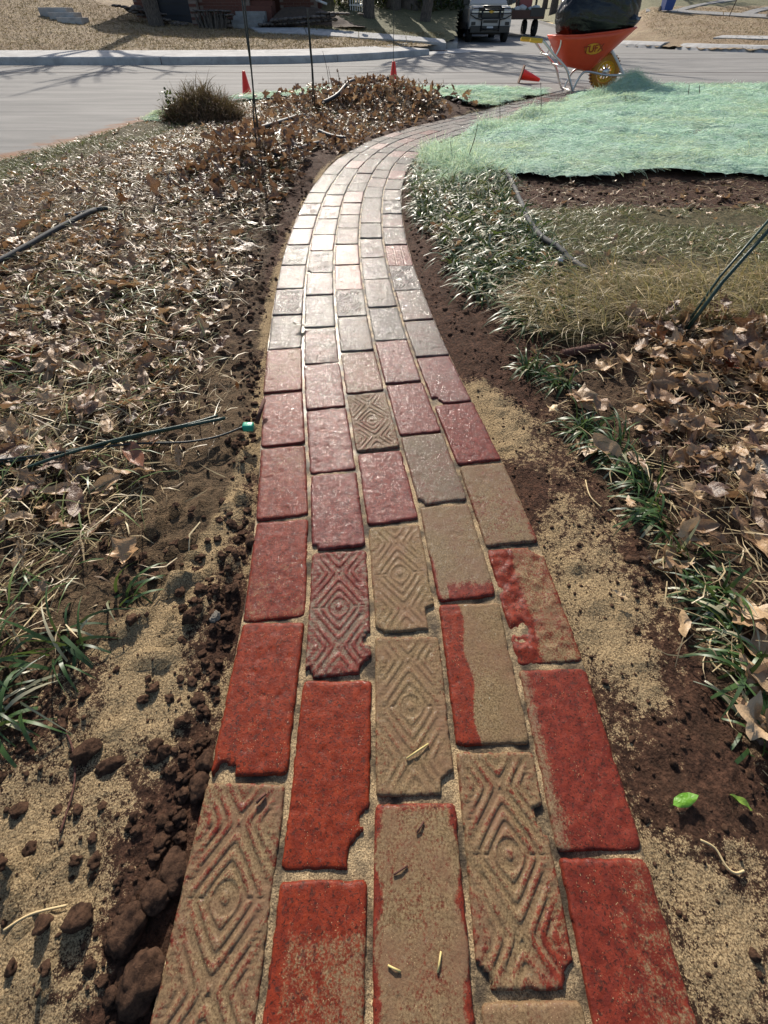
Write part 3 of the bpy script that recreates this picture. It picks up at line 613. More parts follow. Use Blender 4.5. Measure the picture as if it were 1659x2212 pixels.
# ------------------------------------------------------------------ house across the street
def TL(x, y): return float(tleft(np.array([float(x)]), np.array([float(y)]))[0])
HY = 25.0
hs = thing('brick_house', 'red brick house with dark garage door beyond the left lawn', 'house', (0, HY, 0))
def HX(px, Y=HY): return (px-CX)*Y/1310
def HZ(py, Y=HY): return AT(CX, py, Y)[1]
def brick_wall(x0, x1, z0, z1, y, parent, hole=None, bl=.30, bh=.10):
    MB().box(x0, x1, y+.02, y+.3, z0, 2.7).build('wall', M['mortar'], parent)
    me = MB().box(-bl/2+.006, bl/2-.006, -.012, .012, 0, bh-.012).build('brick', M['hb'], parent, loc=(0, 0, 0)); first = True; r = 0; z = z0
    while z < z1:
        x = x0+bl/2-(bl/2 if r % 2 else 0)
        while x < x1:
            if x-bl/2 > x0-.02 and x+bl/2 < x1+.02:
                if first: me.location = (x, y+.012, z); first = False
                else: link('brick', me.data, parent, (x, y+.012+random.uniform(-.004, .004), z))
            x += bl
        z += bh; r += 1
y0 = 0.
brick_wall(HX(300), HX(347), .7, 1.55, y0, hs); brick_wall(HX(416), HX(432), .45, 1.55, y0, hs); brick_wall(HX(432), HX(540), .9, 1.55, y0+.4, hs); brick_wall(HX(590), HX(675), 1.15, 1.6, y0+2.2, hs)
gd = MB().box(HX(345), HX(417), .25, .32, .3, 2.65).build('garage_door', M['dkwood'], hs)
for zz in (.62, .98, 1.34, 1.7): MB().box(HX(346), HX(416), .235, .25, zz, zz+.02).build('door_panel_rail', M['black'], gd)
MB().box(HX(250), HX(680), 3.2, 9, .5, 2.7).build('house_body', M['hb'], hs)
rf = MB().prism([(HX(240), 2.7), (HX(690), 2.7), (HX(640), 3.3), (HX(290), 3.3)], -.2, 9.4).build('roof', plain('roof_shingle', (.08, .07, .065), .9), hs)
dn = MB().tube([(HX(672), 2.1, 2.6), (HX(672), 2.1, 1.62), (HX(676), 1.95, 1.5), (HX(700), 1.7, 1.37)], .045).build('downspout', M['white'], hs, True)
# stone steps
st = thing('stone_steps', 'grey stone steps rising to the brick house', 'steps', (0, 0, 0))
sw = [(496, 566, 61, 52), (500, 568, 51, 43), (505, 572, 42, 33), (512, 576, 32, 24), (520, 590, 23, 12), (524, 594, 11, 1)]
for i, (a, b, yb, yt) in enumerate(sw):
    Yy = 24.2+i*.28; MB().box(HX(a, Yy), HX(b, Yy), Yy, Yy+.6, HZ(yb+3, Yy)-.3, HZ(yt, Yy), .015).build('step', M['concd'] if i < 4 else M['hb'], st)
s2 = thing('concrete_steps', 'two pale concrete steps set in the grass at upper left', 'steps')
for i, (a, b) in enumerate([(126, 178), (112, 166), (94, 152)]):
    Yy = 22.2+i*.42; zz = TL(HX(150, 22.2), 22.2); MB().box(HX(a, Yy), HX(b, Yy), Yy, Yy+.6, zz-.4, zz+.02+.14*(i+1), .01).build('step', M['conc'], s2)
# rocks
def rock_mesh(seed, sub=2, amp=.35, flat=.7):
    bm = bmesh.new(); bmesh.ops.create_icosphere(bm, subdivisions=sub, radius=1)
    r = random.Random(seed); off = [r.uniform(0, 50) for _ in range(3)]
    from mathutils import noise
    for v in bm.verts:
        n = noise.noise(v.co*1.3+Vector(off))*amp+noise.noise(v.co*3.1+Vector(off))*amp*.4+noise.noise(v.co*7+Vector(off))*amp*.15
        v.co *= 1+n; v.co.z *= flat
    me = bpy.data.meshes.new('rock'); bm.to_mesh(me); bm.free()
    me.polygons.foreach_set('use_smooth', np.ones(len(me.polygons), dtype=bool)); return me
RK = [rock_mesh(i, 2) for i in range(6)]
for m_ in RK: m_.materials.append(M['rock'])
def rocks(label, name, specs, group=None):
    t = thing(name, label, 'stone wall')
    for (px, py, w_, h_) in specs:
        Yy = 24.0; x = HX(px, Yy); z = HZ(py, Yy); o = link('stone', random.choice(RK), t, (x, Yy+random.uniform(-.15, .15), z))
        o.scale = (w_*Yy/1310*.55, .25, h_*Yy/1770*.75); o.rotation_euler = (0, random.uniform(-.15, .15), random.uniform(-.3, .3))
rocks('dry stacked stone wall holding the slope left of the garage', 'stone_wall', [(262+i*8, 12+i*1.6+random.uniform(-1, 1), 10, 6) for i in range(13)]+[(285+i*9, 22+i*2.4, 11, 7) for i in range(10)]+[(310+i*9, 31+i*2.6, 10, 6) for i in range(7)]+[(305, 17, 22, 12), (345, 35, 18, 16)])
rocks('rough stone edging round the planting mound right of the steps', 'stone_wall', [(562+i*9, 55-i*.6-abs(i-9)*.2, 11, 8) for i in range(19)]+[(590+i*10, 44-i*.8, 12, 8) for i in range(14)]+[(690+i*10, 28+i*.3, 12, 7) for i in range(7)]+[(780, 30, 12, 4)])
rocks('low stone retaining wall beside the stump and steps', 'stone_wall', [(425+i*8, 24+random.uniform(-1, 1), 12, 6) for i in range(10)]+[(470+i*7, 33+random.uniform(-1, 1), 9, 6) for i in range(6)]+[(490, 45, 12, 12), (492, 56, 12, 10)])
for i, (px, py) in enumerate([(368, 49), (378, 51), (386, 50), (394, 53), (402, 52), (372, 54), (384, 56)]):
    o = link('pebble', RK[i % 6], None, (HX(px, 24), 24, HZ(py, 24))); o.scale = (.09, .09, .09); tag(o, 'rounded pale stone lying along the garage foot', 'stone', 'stones along the garage foot')
mo = sheet('planting_mound', np.linspace(HX(560), HX(790), 50), np.linspace(24.1, 26.5, 24), lambda x, y: HZ(58)+(HZ(14)-HZ(58))*ss(24.1, 25.3, y)*ss(HX(560), HX(620), x)*ss(HX(800), HX(660), x)+.05*fbm(x, y, 3, 3), plain('mulch', (.09, .062, .045), .95, .5, 9, .03)); tag(mo, kind='structure')
stump = thing('tree_stump', 'weathered grey splintered stump left of the stone steps', 'stump', (HX(462, 23.9), 23.9, TL(HX(462, 23.9), 23.9)-.05))
b_ = MB()
for i in range(46):
    a = random.uniform(0, 6.28); r = .62*math.sqrt(random.random()); x, y = r*math.cos(a)*1.05, r*math.sin(a)*.5; h = random.uniform(.35, .62)
    b_.tube([(x*.8, y, 0), (x, y, h*.5), (x*1.1, y*1.1, h)], [.07, .05, .015], 5)
b_.build('splinter_bundle', M['bark'], stump)
# trees: trunks with limbs and bare crowns
def tree(label, x, y, z, r, h, seed, lean=0., group=None, depth=2):
    R = random.Random(seed); t = thing('bare_tree', label, 'tree', (x, y, z), group=group)
    tr = MB(); tr.tube([(0, 0, -.3), (0, 0, .05), (lean*.3, 0, h*.15), (lean*.7, 0, h*.3), (lean, 0, h*.45)], [r*1.5, r*1.2, r, r*.9, r*.75], 12); tr.build('trunk', M['bark'], t, True)
    cr = MB()
    def limb(p, d, L, rad, dep):
        P = [p]; dd = d.copy()
        for i in range(3):
            dd = (dd+Vector((R.uniform(-.25, .25), R.uniform(-.25, .25), R.uniform(-.05, .2)))).normalized(); P.append(P[-1]+dd*L/3)
        cr.tube(P, [rad*(1-.15*i) for i in range(4)], 5 if dep < 3 else 3, False)
        if dep > 0:
            for i in range(3 if dep > 1 else 4):
                q = P[R.randint(1, 3)]; nd = (dd+Vector((R.uniform(-1, 1), R.uniform(-1, 1), R.uniform(-.2, .7)))).normalized(); limb(q, nd, L*.68, rad*.55, dep-1)
    for i in range(5):
        a = i*1.3+R.uniform(-.3, .3); limb(Vector((lean, 0, h*.43)), Vector((math.cos(a)*.8, math.sin(a)*.8, 1)).normalized(), h*.28, r*.5, depth)
    cr.build('crown', M['bark'], t); return t
tree('grey tree trunk beside the garage door', HX(338, 23.6), 23.6, TL(HX(338, 23.6), 23.6), .24, 9, 1, -.5)
tree('tall trunk on the green mound left of the thin wire flag', HX(797, 27), 27, TL(HX(797, 27), 27), .22, 11, 2)
tree('darker trunk just behind the mound trees', HX(850, 30), 30, TL(HX(850, 30), 30), .30, 10, 3)
tree('thick trunk with ivy right of the wire flag', HX(880, 30.6), 30.6, TL(HX(880, 30.6), 30.6), .42, 10, 4)
tree('leaning trunk at the right end of the mound', HX(918, 27.5), 27.5, TL(HX(918, 27.5), 27.5), .2, 10, 5, .8)
tree('dark trunk at the right edge of the photo', HX(1662, 30), 30, float(tright(np.array([19.]), np.array([30.]))[0])-.1, .26, 9, 6, .5)
for i, (px, Yy, r) in enumerate([(1190, 62, .35), (1213, 66, .5), (1228, 70, .3), (1170, 75, .3), (1338, 48, .3), (1505, 50, .5), (1530, 52, .4), (1375, 60, .4)]):
    tree(['slim', 'stout', 'dark', 'thin', 'mid-sized', 'broad', 'grey', 'distant'][i]+' bare tree far up the '+('side street' if i < 4 else 'right hand lawns')+[' left of the wheelbarrow', ' behind the bag top', ' near the hedge', ' at the vanishing point', ' behind the black bag', ' above the front walk', ' next to the front walk', ' behind the bag'][i], HX(px, Yy), Yy, float(tright(np.array([HX(px, Yy)]), np.array([Yy*1.]))[0])*.9, r, 10, 20+i, depth=2)
# evergreen hedges made of leaf clumps
def ribbons(B, Dr, L, W, bend, segs=3, up=None, twist=0., curl=None, taper=True):
    """vectorised blades: B base (n,3), Dr initial direction (n,3), L length, W width, bend = added downward pull"""
    n = len(B); Dr = Dr/np.linalg.norm(Dr, axis=1, keepdims=True); pts = [B]; d = Dr.copy(); st = (L/segs)[:, None]
    bend = np.broadcast_to(np.asarray(bend, float), (n,))
    for i in range(segs):
        pts.append(pts[-1]+d*st)
        d = d+np.array([0, 0, -1.])*bend[:, None]/segs
        if curl is not None: d = d+curl/segs
        d = d/np.linalg.norm(d, axis=1, keepdims=True)
    side = np.cross(Dr, np.array([0, 0, 1.])+rng.normal(0, .35, (n, 3))); side = side/(np.linalg.norm(side, axis=1, keepdims=True)+1e-9)
    V = []
    for i, p in enumerate(pts):
        t = i/segs; w_ = W*(1-.9*t**2.2 if taper else 1.)*(.6+.4*min(1, t*3) if taper else 1.)
        V += [p-side*(w_/2)[:, None], p+side*(w_/2)[:, None]]
    V = np.stack(V, 1).reshape(-1, 3); k = 2*(segs+1); b = (np.arange(n)*k)[:, None]
    F = np.concatenate([b+np.array([2*i, 2*i+1, 2*i+3, 2*i+2]) for i in range(segs)], 0)
    return V, F, k
def blades(name, B, Dr, L, W, bend, m, segs=3, curl=None, colr=None, colg=None, parent=None, taper=True):
    V, F, k = ribbons(B, Dr, L, W, bend, segs, curl=curl, taper=taper); n = len(B)
    r = rng.random(n) if colr is None else colr; g = np.zeros(n) if colg is None else colg
    A = np.repeat(np.stack([r, g, np.zeros(n)], 1), k, axis=0)
    return mk(name, V, F, m, parent, smooth=True, attr=A)
def hedge(label, x, y, z, rx, ry, h, n, name='evergreen_bush', group=None):
    t = thing(name, label, 'bush', (x, y, z), group=group)
    a = rng.random(n)*6.28; u = rng.random(n)**.45; zz = rng.random(n)
    lump = 1+.22*np.sin(a*3+zz*5)+.12*np.sin(a*7+zz*11); pr = np.sqrt(np.clip(1-(zz*.98)**2.4, .05, 1))*lump
    B = np.stack([np.cos(a)*rx*u*pr, np.sin(a)*ry*u*pr, zz*h], 1); Dn = rng.normal(0, 1, (n, 3)); Dn[:, 2] += .3
    blades('foliage', B, Dn, rng.uniform(.12, .3, n), rng.uniform(.05, .12, n), .3, M['bush'], 2, parent=t, colg=rng.random(n)**3)
    MB().tube([(0, 0, -.2), (0, 0, h*.6)], [.08, .04], 6).build('stem', M['bark'], t); return t
for i, (px, Yy, rx, h, lb) in enumerate([(757, 29, .8, 2.4, 'dark evergreen bush left of the white railing'), (828, 30.5, .8, 3, 'dark bush between the mound trunks'), (905, 31, 1.3, 3, 'broad dark bush left of the leaning trunk'), (950, 32, 1.5, 3.2, 'large dark evergreen right of the leaning trunk'), (985, 34, 1.2, 3, 'dark shrub at the left kerb of the side street'), (1030, 55, 2.5, 3.4, 'far shrub behind the parked truck')]):
    hedge(lb, HX(px, Yy), Yy, TL(min(HX(px, Yy), 3.), min(Yy, 30.5))-.2, rx, .9, h, 1800)
rl = thing('white_railing', 'white baluster railing between the stone mound and tree', 'railing', (HX(777, 28), 28, TL(HX(777, 28), 28)))
for i in range(9): MB().box(-.42+i*.105, -.39+i*.105, 0, .03, 0, 1.2).build('baluster', M['white'], rl)
MB().box(-.45, .5, -.01, .04, .2, .25).box(-.45, .5, -.01, .04, 1.2, 1.26).build('rail', M['white'], rl)
# distant houses
def house(label, px, Yy, wd, z, m):
    t = thing('distant_house', label, 'house', (HX(px, Yy), Yy, z-1)); MB().box(-wd/2, wd/2, 0, 8, 0, 4.2).build('wall', m, t)
    MB().prism([(-wd/2-.5, 4.2), (wd/2+.5, 4.2), (0, 7)], -.5, 8.5).build('roof', plain('roof', (.09, .08, .075), .9), t)
    for i in range(3):
        f = MB().box(-wd/3+i*wd/3-.7, -wd/3+i*wd/3+.7, -.06, -.01, 1.7, 3.2).build('window', M['white'], t); MB().box(-wd/3+i*wd/3-.6, -wd/3+i*wd/3+.6, -.08, -.06, 1.8, 3.1).build('pane', M['glass'], f)
    MB().box(-.5, .5, -.07, -.02, 1, 3.1).build('door', M['dkwood'], t)
pale = plain('pale_siding', (.45, .43, .40), .8); dusk = plain('grey_siding', (.12, .12, .12), .8)
house('grey house in shade behind the mound trees', 850, 38, 12, 1.0, dusk); house('pale house far up on the left lawn', 60, 46, 16, 2.6, pale)
house('pale house far up the right lawns', 1330, 85, 16, 5.2, pale); house('grey house beyond the blue bin', 1560, 78, 16, 5.4, dusk); house('brown house closing the side street', 1140, 150, 30, 3.6, dusk)
bn = thing('recycling_bin', 'blue wheeled bin standing on the right hand pavement', 'bin', (hit(1438, 25, tright)[0], hit(1438, 25, tright)[1], 0)); bn.location.z = float(tright(np.array([bn.location.x]), np.array([bn.location.y]))[0])
MB().add([(-.22, -.26, .05), (.22, -.26, .05), (.22, .26, .05), (-.22, .26, .05), (-.29, -.34, 1), (.29, -.34, 1), (.29, .34, 1), (-.29, .34, 1)], [(3, 2, 1, 0), (4, 5, 6, 7), (0, 1, 5, 4), (1, 2, 6, 5), (2, 3, 7, 6), (3, 0, 4, 7)]).build('body', M['blue'], bn)
MB().box(-.31, .31, -.37, .36, 1.0, 1.07, .02).build('lid', M['blue'], bn)
for sx in (-1, 1): MB().lathe([(.0, 0), (.12, 0), (.12, .05), (0, .05)], 12, (sx*.24-.02, .28, .12), 'x').build('wheel', M['tyre'], bn)
sk = MB().tube([(hit(1574, 37, tright)[0], hit(1574, 37, tright)[1], .9), (hit(1574, 37, tright)[0]+.25, hit(1574, 37, tright)[1], 3.2)], .02, 5).build('garden_stake', M['twig']); tag(sk, 'thin leaning stake on the far right lawn', 'stake')
# ------------------------------------------------------------------ truck, vehicle and trailer on the side street
def wheel(parent, x, y, r, w_, name='wheel'):
    wl = MB().lathe([(r*.55, -w_/2), (r*.9, -w_/2), (r, -w_*.38), (r, w_*.38), (r*.9, w_/2), (r*.55, w_/2)], 22, (x, y, r), 'x').build('wheel', M['tyre'], parent, True)
    MB().lathe([(0, -w_*.3), (r*.2, -w_*.35), (r*.55, -w_*.25), (r*.55, w_*.25), (r*.2, w_*.35), (0, w_*.3)], 16, (x, y, r), 'x').build('rim', M['chrome'], wl, True)
ty = 29.; tz = float(road_h(0, ty))
tk = thing('pickup_truck', 'white pickup truck with black grille guard facing the camera', 'truck', (5.06, ty, tz), -.02)
def loft(secs, name, m, parent):   # secs: list of (y, [(x,z)...])
    mb = MB(); V = []; n = len(secs[0][1])
    for (y, P) in secs: V += [(x, y, z) for x, z in P]
    F = [(i*n+j, i*n+(j+1) % n, (i+1)*n+(j+1) % n, (i+1)*n+j) for i in range(len(secs)-1) for j in range(n)]+[tuple(range(n)), tuple(range((len(secs)-1)*n, len(secs)*n))[::-1]]
    return mb.add(V, F).build(name, m, parent)
def sec(w_, z0, z1, c=.12): return [(-w_, z0), (w_, z0), (w_*1.02, z0+.3*(z1-z0)), (w_, z1-c), (w_-c*.9, z1), (-w_+c*.9, z1), (-w_, z1-c), (-w_*1.02, z0+.3*(z1-z0))]
loft([(0, sec(.93, .55, 1.22)), (.12, sec(.99, .5, 1.30)), (1.3, sec(1.0, .5, 1.38))], 'body', M['truckp_shaded'], tk)
loft([(1.3, sec(1.0, .5, 1.38)), (3.6, sec(1.0, .5, 1.36)), (6.0, sec(1.0, .5, 1.36))], 'bed', M['truckp_shaded'], tk)
loft([(1.15, sec(.92, 1.34, 1.42, .03)), (1.9, sec(.80, 1.34, 1.95, .1)), (3.3, sec(.80, 1.34, 1.98, .1)), (3.8, sec(.88, 1.34, 1.42, .03))], 'cab', M['truckp_shaded'], tk)
MB().add([(-.82, 1.22, 1.43), (.82, 1.22, 1.43), (.70, 1.86, 1.90), (-.70, 1.86, 1.90)], [(0, 1, 2, 3)]).build('windscreen', M['glass'], tk)
gl = MB().box(-.60, .60, -.03, .02, .90, 1.27, .01).build('grille', M['black'], tk)
MB().box(-.55, .55, -.05, -.02, 1.09, 1.12).build('grille_bar', M['chrome'], gl)
MB().prism([(-.13, 1.105), (-.05, 1.085), (-.05, 1.06), (.05, 1.06), (.05, 1.085), (.13, 1.105), (.13, 1.13), (.05, 1.13), (.05, 1.155), (-.05, 1.155), (-.05, 1.13), (-.13, 1.13)], -.075, -.05).build('emblem', M['gold'], gl)
for sx in (-1, 1):
    hl = MB().box(min(sx*.58, sx*.9), max(sx*.58, sx*.9), -.02, .06, 1.0, 1.22, .02).build('headlight', M['lamp'], tk); MB().box(min(sx*.58, sx*.9), max(sx*.58, sx*.9), -.03, -.021, 1.10, 1.115).build('divider', M['chrome'], hl)
    MB().box(sx*.8-.1, sx*.8+.1, -.13, -.09, .64, .76, .01).build('fog_light', M['black'], tk)
    m_ = MB().box(sx*1.1-.1, sx*1.1+.1, 1.4, 1.5, 1.38, 1.62, .02).build('mirror', M['black'], tk); wheel(tk, sx*.88, .75, .40, .27); wheel(tk, sx*.88, 4.7, .40, .27)
bp = MB().box(-.98, .98, -.10, .1, .56, .86, .03).build('bumper', M['truckp_shaded'], tk)
MB().box(-.34, .34, -.115, -.09, .72, .82).build('air_intake', M['black'], bp); MB().box(-.15, .15, -.16, -.12, .46, .60).build('licence_plate', M['plate'], bp)
MB().box(-.93, .93, -.13, .1, .36, .62, .02).build('valance', M['black'], bp)
gg = MB()
for sx in (-1, 1):
    gg.tube([(sx*.42, -.16, .42), (sx*.42, -.2, 1.0), (sx*.40, -.1, 1.33)], .032, 8); gg.tube([(sx*.42, -.2, 1.24), (sx*.92, -.12, 1.22), (sx*.96, -.08, 1.0), (sx*.70, -.12, .88), (sx*.42, -.2, .84)], .024, 8); gg.tube([(sx*.42, -.2, 1.04), (sx*.95, -.1, 1.06)], .02, 6)
gg.tube([(-.42, -.14, 1.30), (.42, -.14, 1.30)], .032, 8).tube([(-.42, -.2, .88), (.42, -.2, .88)], .028, 8).tube([(-.42, -.2, .50), (.42, -.2, .50)], .035, 8).tube([(-.42, -.2, 1.18), (.42, -.2, 1.18)], .02, 8).build('grille_guard', M['black'], tk, True)
MB().box(-.7, .7, .6, 5.2, .3, .5).build('chassis', M['black'], tk)
dk = thing('utility_trailer', 'black open trailer parked behind the left side of the white truck', 'trailer', (HX(1000, 37), 37, float(road_h(0, 37))))
MB().box(-1., 1., 0, .06, .7, 1.5).box(-1., -.94, 0, 3.5, .7, 1.4).box(.94, 1., 0, 3.5, .7, 1.4).box(-1, 1, 0, 3.5, .6, .7).build('bed', M['black'], dk)
for sx in (-1, 1): wheel(dk, sx*.85, 1.6, .38, .24)
pc = thing('parked_car', 'white car far behind the black trailer', 'car', (HX(1012, 50), 50, float(road_h(0, 50))))
loft([(0, sec(.85, .3, .85)), (1.2, sec(.9, .3, 1.0)), (4.2, sec(.9, .3, 1.0))], 'body', M['white'], pc); loft([(.9, sec(.75, .98, 1.05, .03)), (1.7, sec(.65, .98, 1.5, .08)), (3.2, sec(.65, .98, 1.5, .08)), (4, sec(.75, .98, 1.05, .03))], 'cabin', M['glass'], pc)
for sx in (-1, 1): wheel(pc, sx*.78, .8, .32, .2); wheel(pc, sx*.78, 3.4, .32, .2)
ld = thing('work_truck', 'open-backed work truck loaded with a red machine and pale sacks', 'truck', (HX(1134, 34), 34, float(road_h(0, 34))))
MB().box(-1., 1., 0, 4, .75, .88).build('deck', M['black'], ld); tg = MB().box(-1., 1., -.06, 0, .78, 1.12).build('tailgate', M['drain'], ld)
MB().box(.2, .98, -.08, -.06, .86, 1.22).build('mesh_panel', M['black'], ld)
MB().box(-.35, .35, .5, 1.6, 1.2, 2.3, .04).build('red_machine', M['redm'], ld); MB().box(-.5, -.42, .4, .5, 1.0, 2.4).box(.5, .6, .4, .5, 1.0, 2.4).box(-.5, .6, .4, .5, 2.3, 2.4).build('frame', M['black'], ld)
for i in range(7):
    o = link('sack', RK[i % 6].copy(), ld, (-.75+.26*i, .25, 1.08+.06*(i % 3))); o.data.materials[0] = M['cloth'] if i % 3 else M['sage']; o.scale = (.24, .2, .2)
for sx in (-1, 1): wheel(ld, sx*.8, 1.0, .38, .24); wheel(ld, sx*.8, 3.6, .38, .24)
# ------------------------------------------------------------------ wheelbarrow
c3 = lambda x, y: (950.5+.2917*x, .2917*y)
WN, WF = 8.62, 9.22; WM = (WN+WF)/2
def P3(x, y, Yp): q = AT(*c3(x, y), WN); return (q[0], Yp, q[1])
wb = thing('wheelbarrow', 'orange wheelbarrow with yellow wheel standing on the street edge', 'wheelbarrow', (2.9, WM, ROADZ))
inv = Vector((2.9, WM, ROADZ))
L3 = lambda x, y, Yp: tuple(Vector(P3(x, y, Yp))-inv)
def wtube(pts, Yp, r, name, m=None, dy=None):
    ps = [L3(a, b, Yp if dy is None else Yp+dy[i]) for i, (a, b) in enumerate(pts)]
    ps = spline(ps, 5) if len(ps) > 2 else ps
    return MB().tube([tuple(p) for p in ps], r, 10).build(name, m or M['steel'], wb, True)
# tray: outer shell of quads between rim and floor rings, with thickness
rimP = [(872, 268), (1050, 262), (1260, 238), (1482, 205)]; botP = [(950, 492), (1010, 505), (1080, 520), (1145, 525)]
def tray():
    mb = MB(); V = []; n = 13; rings = []
    for k in range(8):
        t = k/7
        ring = []
        for side in (0, 1):
            for i in range(n):
                u = i/(n-1); u = u if side == 0 else 1-u
                a = np.array([np.interp(u*3, range(4), [q[j] for q in rimP]) for j in (0, 1)]); b = np.array([np.interp(u*3, range(4), [q[j] for q in botP]) for j in (0, 1)])
                q = a*(1-t)+b*t
                tp = np.interp(u, [0, .06, .85, 1], [.72, .95, 1, .55])
                half = (.31*(1-t)+.20*t)*tp; Yp = WM-half if side == 0 else WM+half
                ring.append(L3(q[0], q[1], Yp))
        rings.append(ring)
    m2 = 2*n; V = [p for r in rings for p in r]
    c = Vector((.1, 0, .0))
    F = [(k*m2+i, k*m2+(i+1) % m2, (k+1)*m2+(i+1) % m2, (k+1)*m2+i) for k in range(7) for i in range(m2)]+[tuple(range(7*m2, 8*m2))]
    return V, F, rings
V, F, rings = tray()
tr = mk('tray', V, F, M['tray'], wb); md = tr.modifiers.new('s', 'SOLIDIFY'); md.thickness = .008; md.offset = -1
rim = MB(); rr = [Vector(p) for p in rings[0]]; rim.tube([tuple(p) for p in rr]+[tuple(rr[0])], .013, 8, False); rim.build('rim', M['tray'], tr, True)
# logo ellipse and lettering on the near side
def tray_pt(x, y):
    t = (y-262)/(505-262); tp = 1.; half = .31*(1-t)+.20*t; return Vector(L3(x, y, WM-half*tp-.006))
lg = []; n = 28
lc = tray_pt(1142, 363)
for i in range(n): a = i*2*math.pi/n; lg.append(tray_pt(1142+66*math.cos(a), 363+43*math.sin(a)-8*math.cos(a)))
lo = mk('logo_badge', [tuple(p) for p in lg], [tuple(range(n))], M['logo'], tr, smooth=False)
lg2 = [tuple(Vector(p)+Vector((0, -.001, 0))) for p in lg]
MB().tube(lg2+[lg2[0]], .0022, 5, False).build('logo_border', M['logor'], lo)
tx = bpy.data.curves.new('logo_text', 'FONT'); tx.body = 'TUFX'; tx.size = .115; tx.align_x = 'CENTER'; tx.align_y = 'CENTER'; tx.extrude = .001; tx.offset = .0025
to = bpy.data.objects.new('logo_text', tx); COL.objects.link(to); dg = bpy.context.evaluated_depsgraph_get(); me = bpy.data.meshes.new_from_object(to.evaluated_get(dg)); bpy.data.objects.remove(to)
me.materials.clear(); me.materials.append(M['logor']); lt = link('lettering', me, lo, tuple(lc+Vector((.0, -.008, 0)))); lt.rotation_euler = (math.radians(104), math.radians(-7), 0)
# handles and frame
for nm, Yp, dx, dy_ in (('near', WN, 0, 0), ('far', WF, 0, 0)):
    MB().tube([L3(668, 296, Yp), L3(690, 298, Yp), L3(758, 303, Yp)], [.026, .029, .027], 4).build('grip', M['yellow'], wb)
    wtube([(740, 300), (775, 315), (840, 400), (915, 480), (945, 530), (962, 600), (985, 685)], Yp, .0165, 'handle_tube')
    wtube([(990, 690), (1020, 620), (1070, 545), (1120, 535), (1250, 560), (1385, 560), (1408, 572)], WM+(Yp-WM)*.72, .0155, 'frame_tube')
    wtube([(905, 290), (895, 350), (862, 420)], Yp+(.05 if Yp < WM else -.05), .011, 'tray_brace')
wtube([(1300, 375), (1345, 460), (1390, 560)], WM-.14, .017, 'wheel_strut', M['plate']); wtube([(1300, 375), (1345, 460), (1390, 560)], WM+.14, .017, 'wheel_strut', M['plate'])
MB().tube([L3(820, 412, WN), L3(820, 412, WF)], .012, 8).build('cross_bar', M['steel'], wb, True); MB().tube([L3(905, 490, WN), L3(905, 490, WF)], .012, 8).build('cross_bar', M['steel'], wb, True)
MB().tube([L3(985, 680, WN), L3(985, 680, WF)], .012, 8).build('leg_bar', M['steel'], wb, True); MB().tube([L3(1405, 568, WM-.22), L3(1405, 568, WM+.22)], .014, 8).build('front_bar', M['steel'], wb, True)
wc = Vector(L3(1262, 578, WM)); wr = .222; wc.z = wr
wh = MB().lathe([(wr*.60, -.045), (wr*.8, -.055), (wr*.95, -.045), (wr, -.015), (wr, .015), (wr*.95, .045), (wr*.8, .055), (wr*.60, .045)], 36, tuple(wc), 'y').build('wheel', M['ytyre'], wb, True)
tmb = MB()
for i in range(30):
    a = i*2*math.pi/30; c_, s_ = math.cos(a), math.sin(a)
    tmb.tube([(wc.x+c_*wr*.985, -.05+wc.y, wc.z+s_*wr*.985), (wc.x+c_*wr*.985, .05+wc.y, wc.z+s_*wr*.985)], .011, 4)
tmb.build('tread', M['mud'], wh)
rm = MB().lathe([(wr*.60, -.05), (wr*.56, -.045), (wr*.52, -.03), (wr*.42, -.028), (wr*.40, .0)], 30, tuple(wc), 'y').build('rim', M['yellow'], wh, True)
for i in range(10):
    a = i*2*math.pi/10; MB().tube([(wc.x+.03*math.cos(a), wc.y-.03, wc.z+.03*math.sin(a)), (wc.x+wr*.5*math.cos(a), wc.y-.03, wc.z+wr*.5*math.sin(a))], [.012, .016], 6).build('spoke', M['yellow'], rm)
MB().lathe([(0, -.055), (.05, -.055), (.055, -.03), (.055, .05), (0, .05)], 14, tuple(wc), 'y').build('hub', M['steel'], wh, True)
# black refuse bag sitting in the tray
bg_ = bmesh.new(); bmesh.ops.create_icosphere(bg_, subdivisions=6, radius=1)
from mathutils import noise as mn
xa, za = P3(918, 262, WN)[0], P3(918, 262, WN)[2]; xb = P3(1462, 150, WN)[0]
for v in bg_.verts:
    p = v.co.copy(); x, y, z = p
    sx = math.copysign(abs(x)**.7, x); sz = math.copysign(abs(z)**.8, z)
    X_ = sx*(.57-.06*(z > 0)*abs(z)); X_ += .14*max(0, sz)*(1 if x < .5 else .3)
    q = Vector((X_, y*.30, sz*.40))
    # creases run fan-wise from the gathered corner at the wheel end
    dx, dz = x-1.25, z+.35; ang_ = math.atan2(dz, -dx); rr_ = math.hypot(dx, dz)
    cr = (1-abs(mn.noise(Vector((ang_*9, y*2.2, rr_*.7))))*2)*.030*min(1, 1.6/rr_)+(1-abs(mn.noise(Vector((ang_*22+3, y*4, rr_*1.1))))*2)*.011
    f1 = mn.noise(Vector((x*2.2+z*3, y*2, z*1.5-x*2)))*.05; f2 = mn.noise(Vector((x*9+z*5, y*7, z*4)))*.010
    q *= 1+f1+f2+cr; v.co = q
xm = (xa+xb)/2
for v in bg_.verts:
    v.co += Vector((xm, WM, za+.26))
    # bottom follows the tray
    lim = za-.02+ss(xa, xb, v.co.x)*.06
    if v.co.z < lim-.12: v.co.z = lim-.12
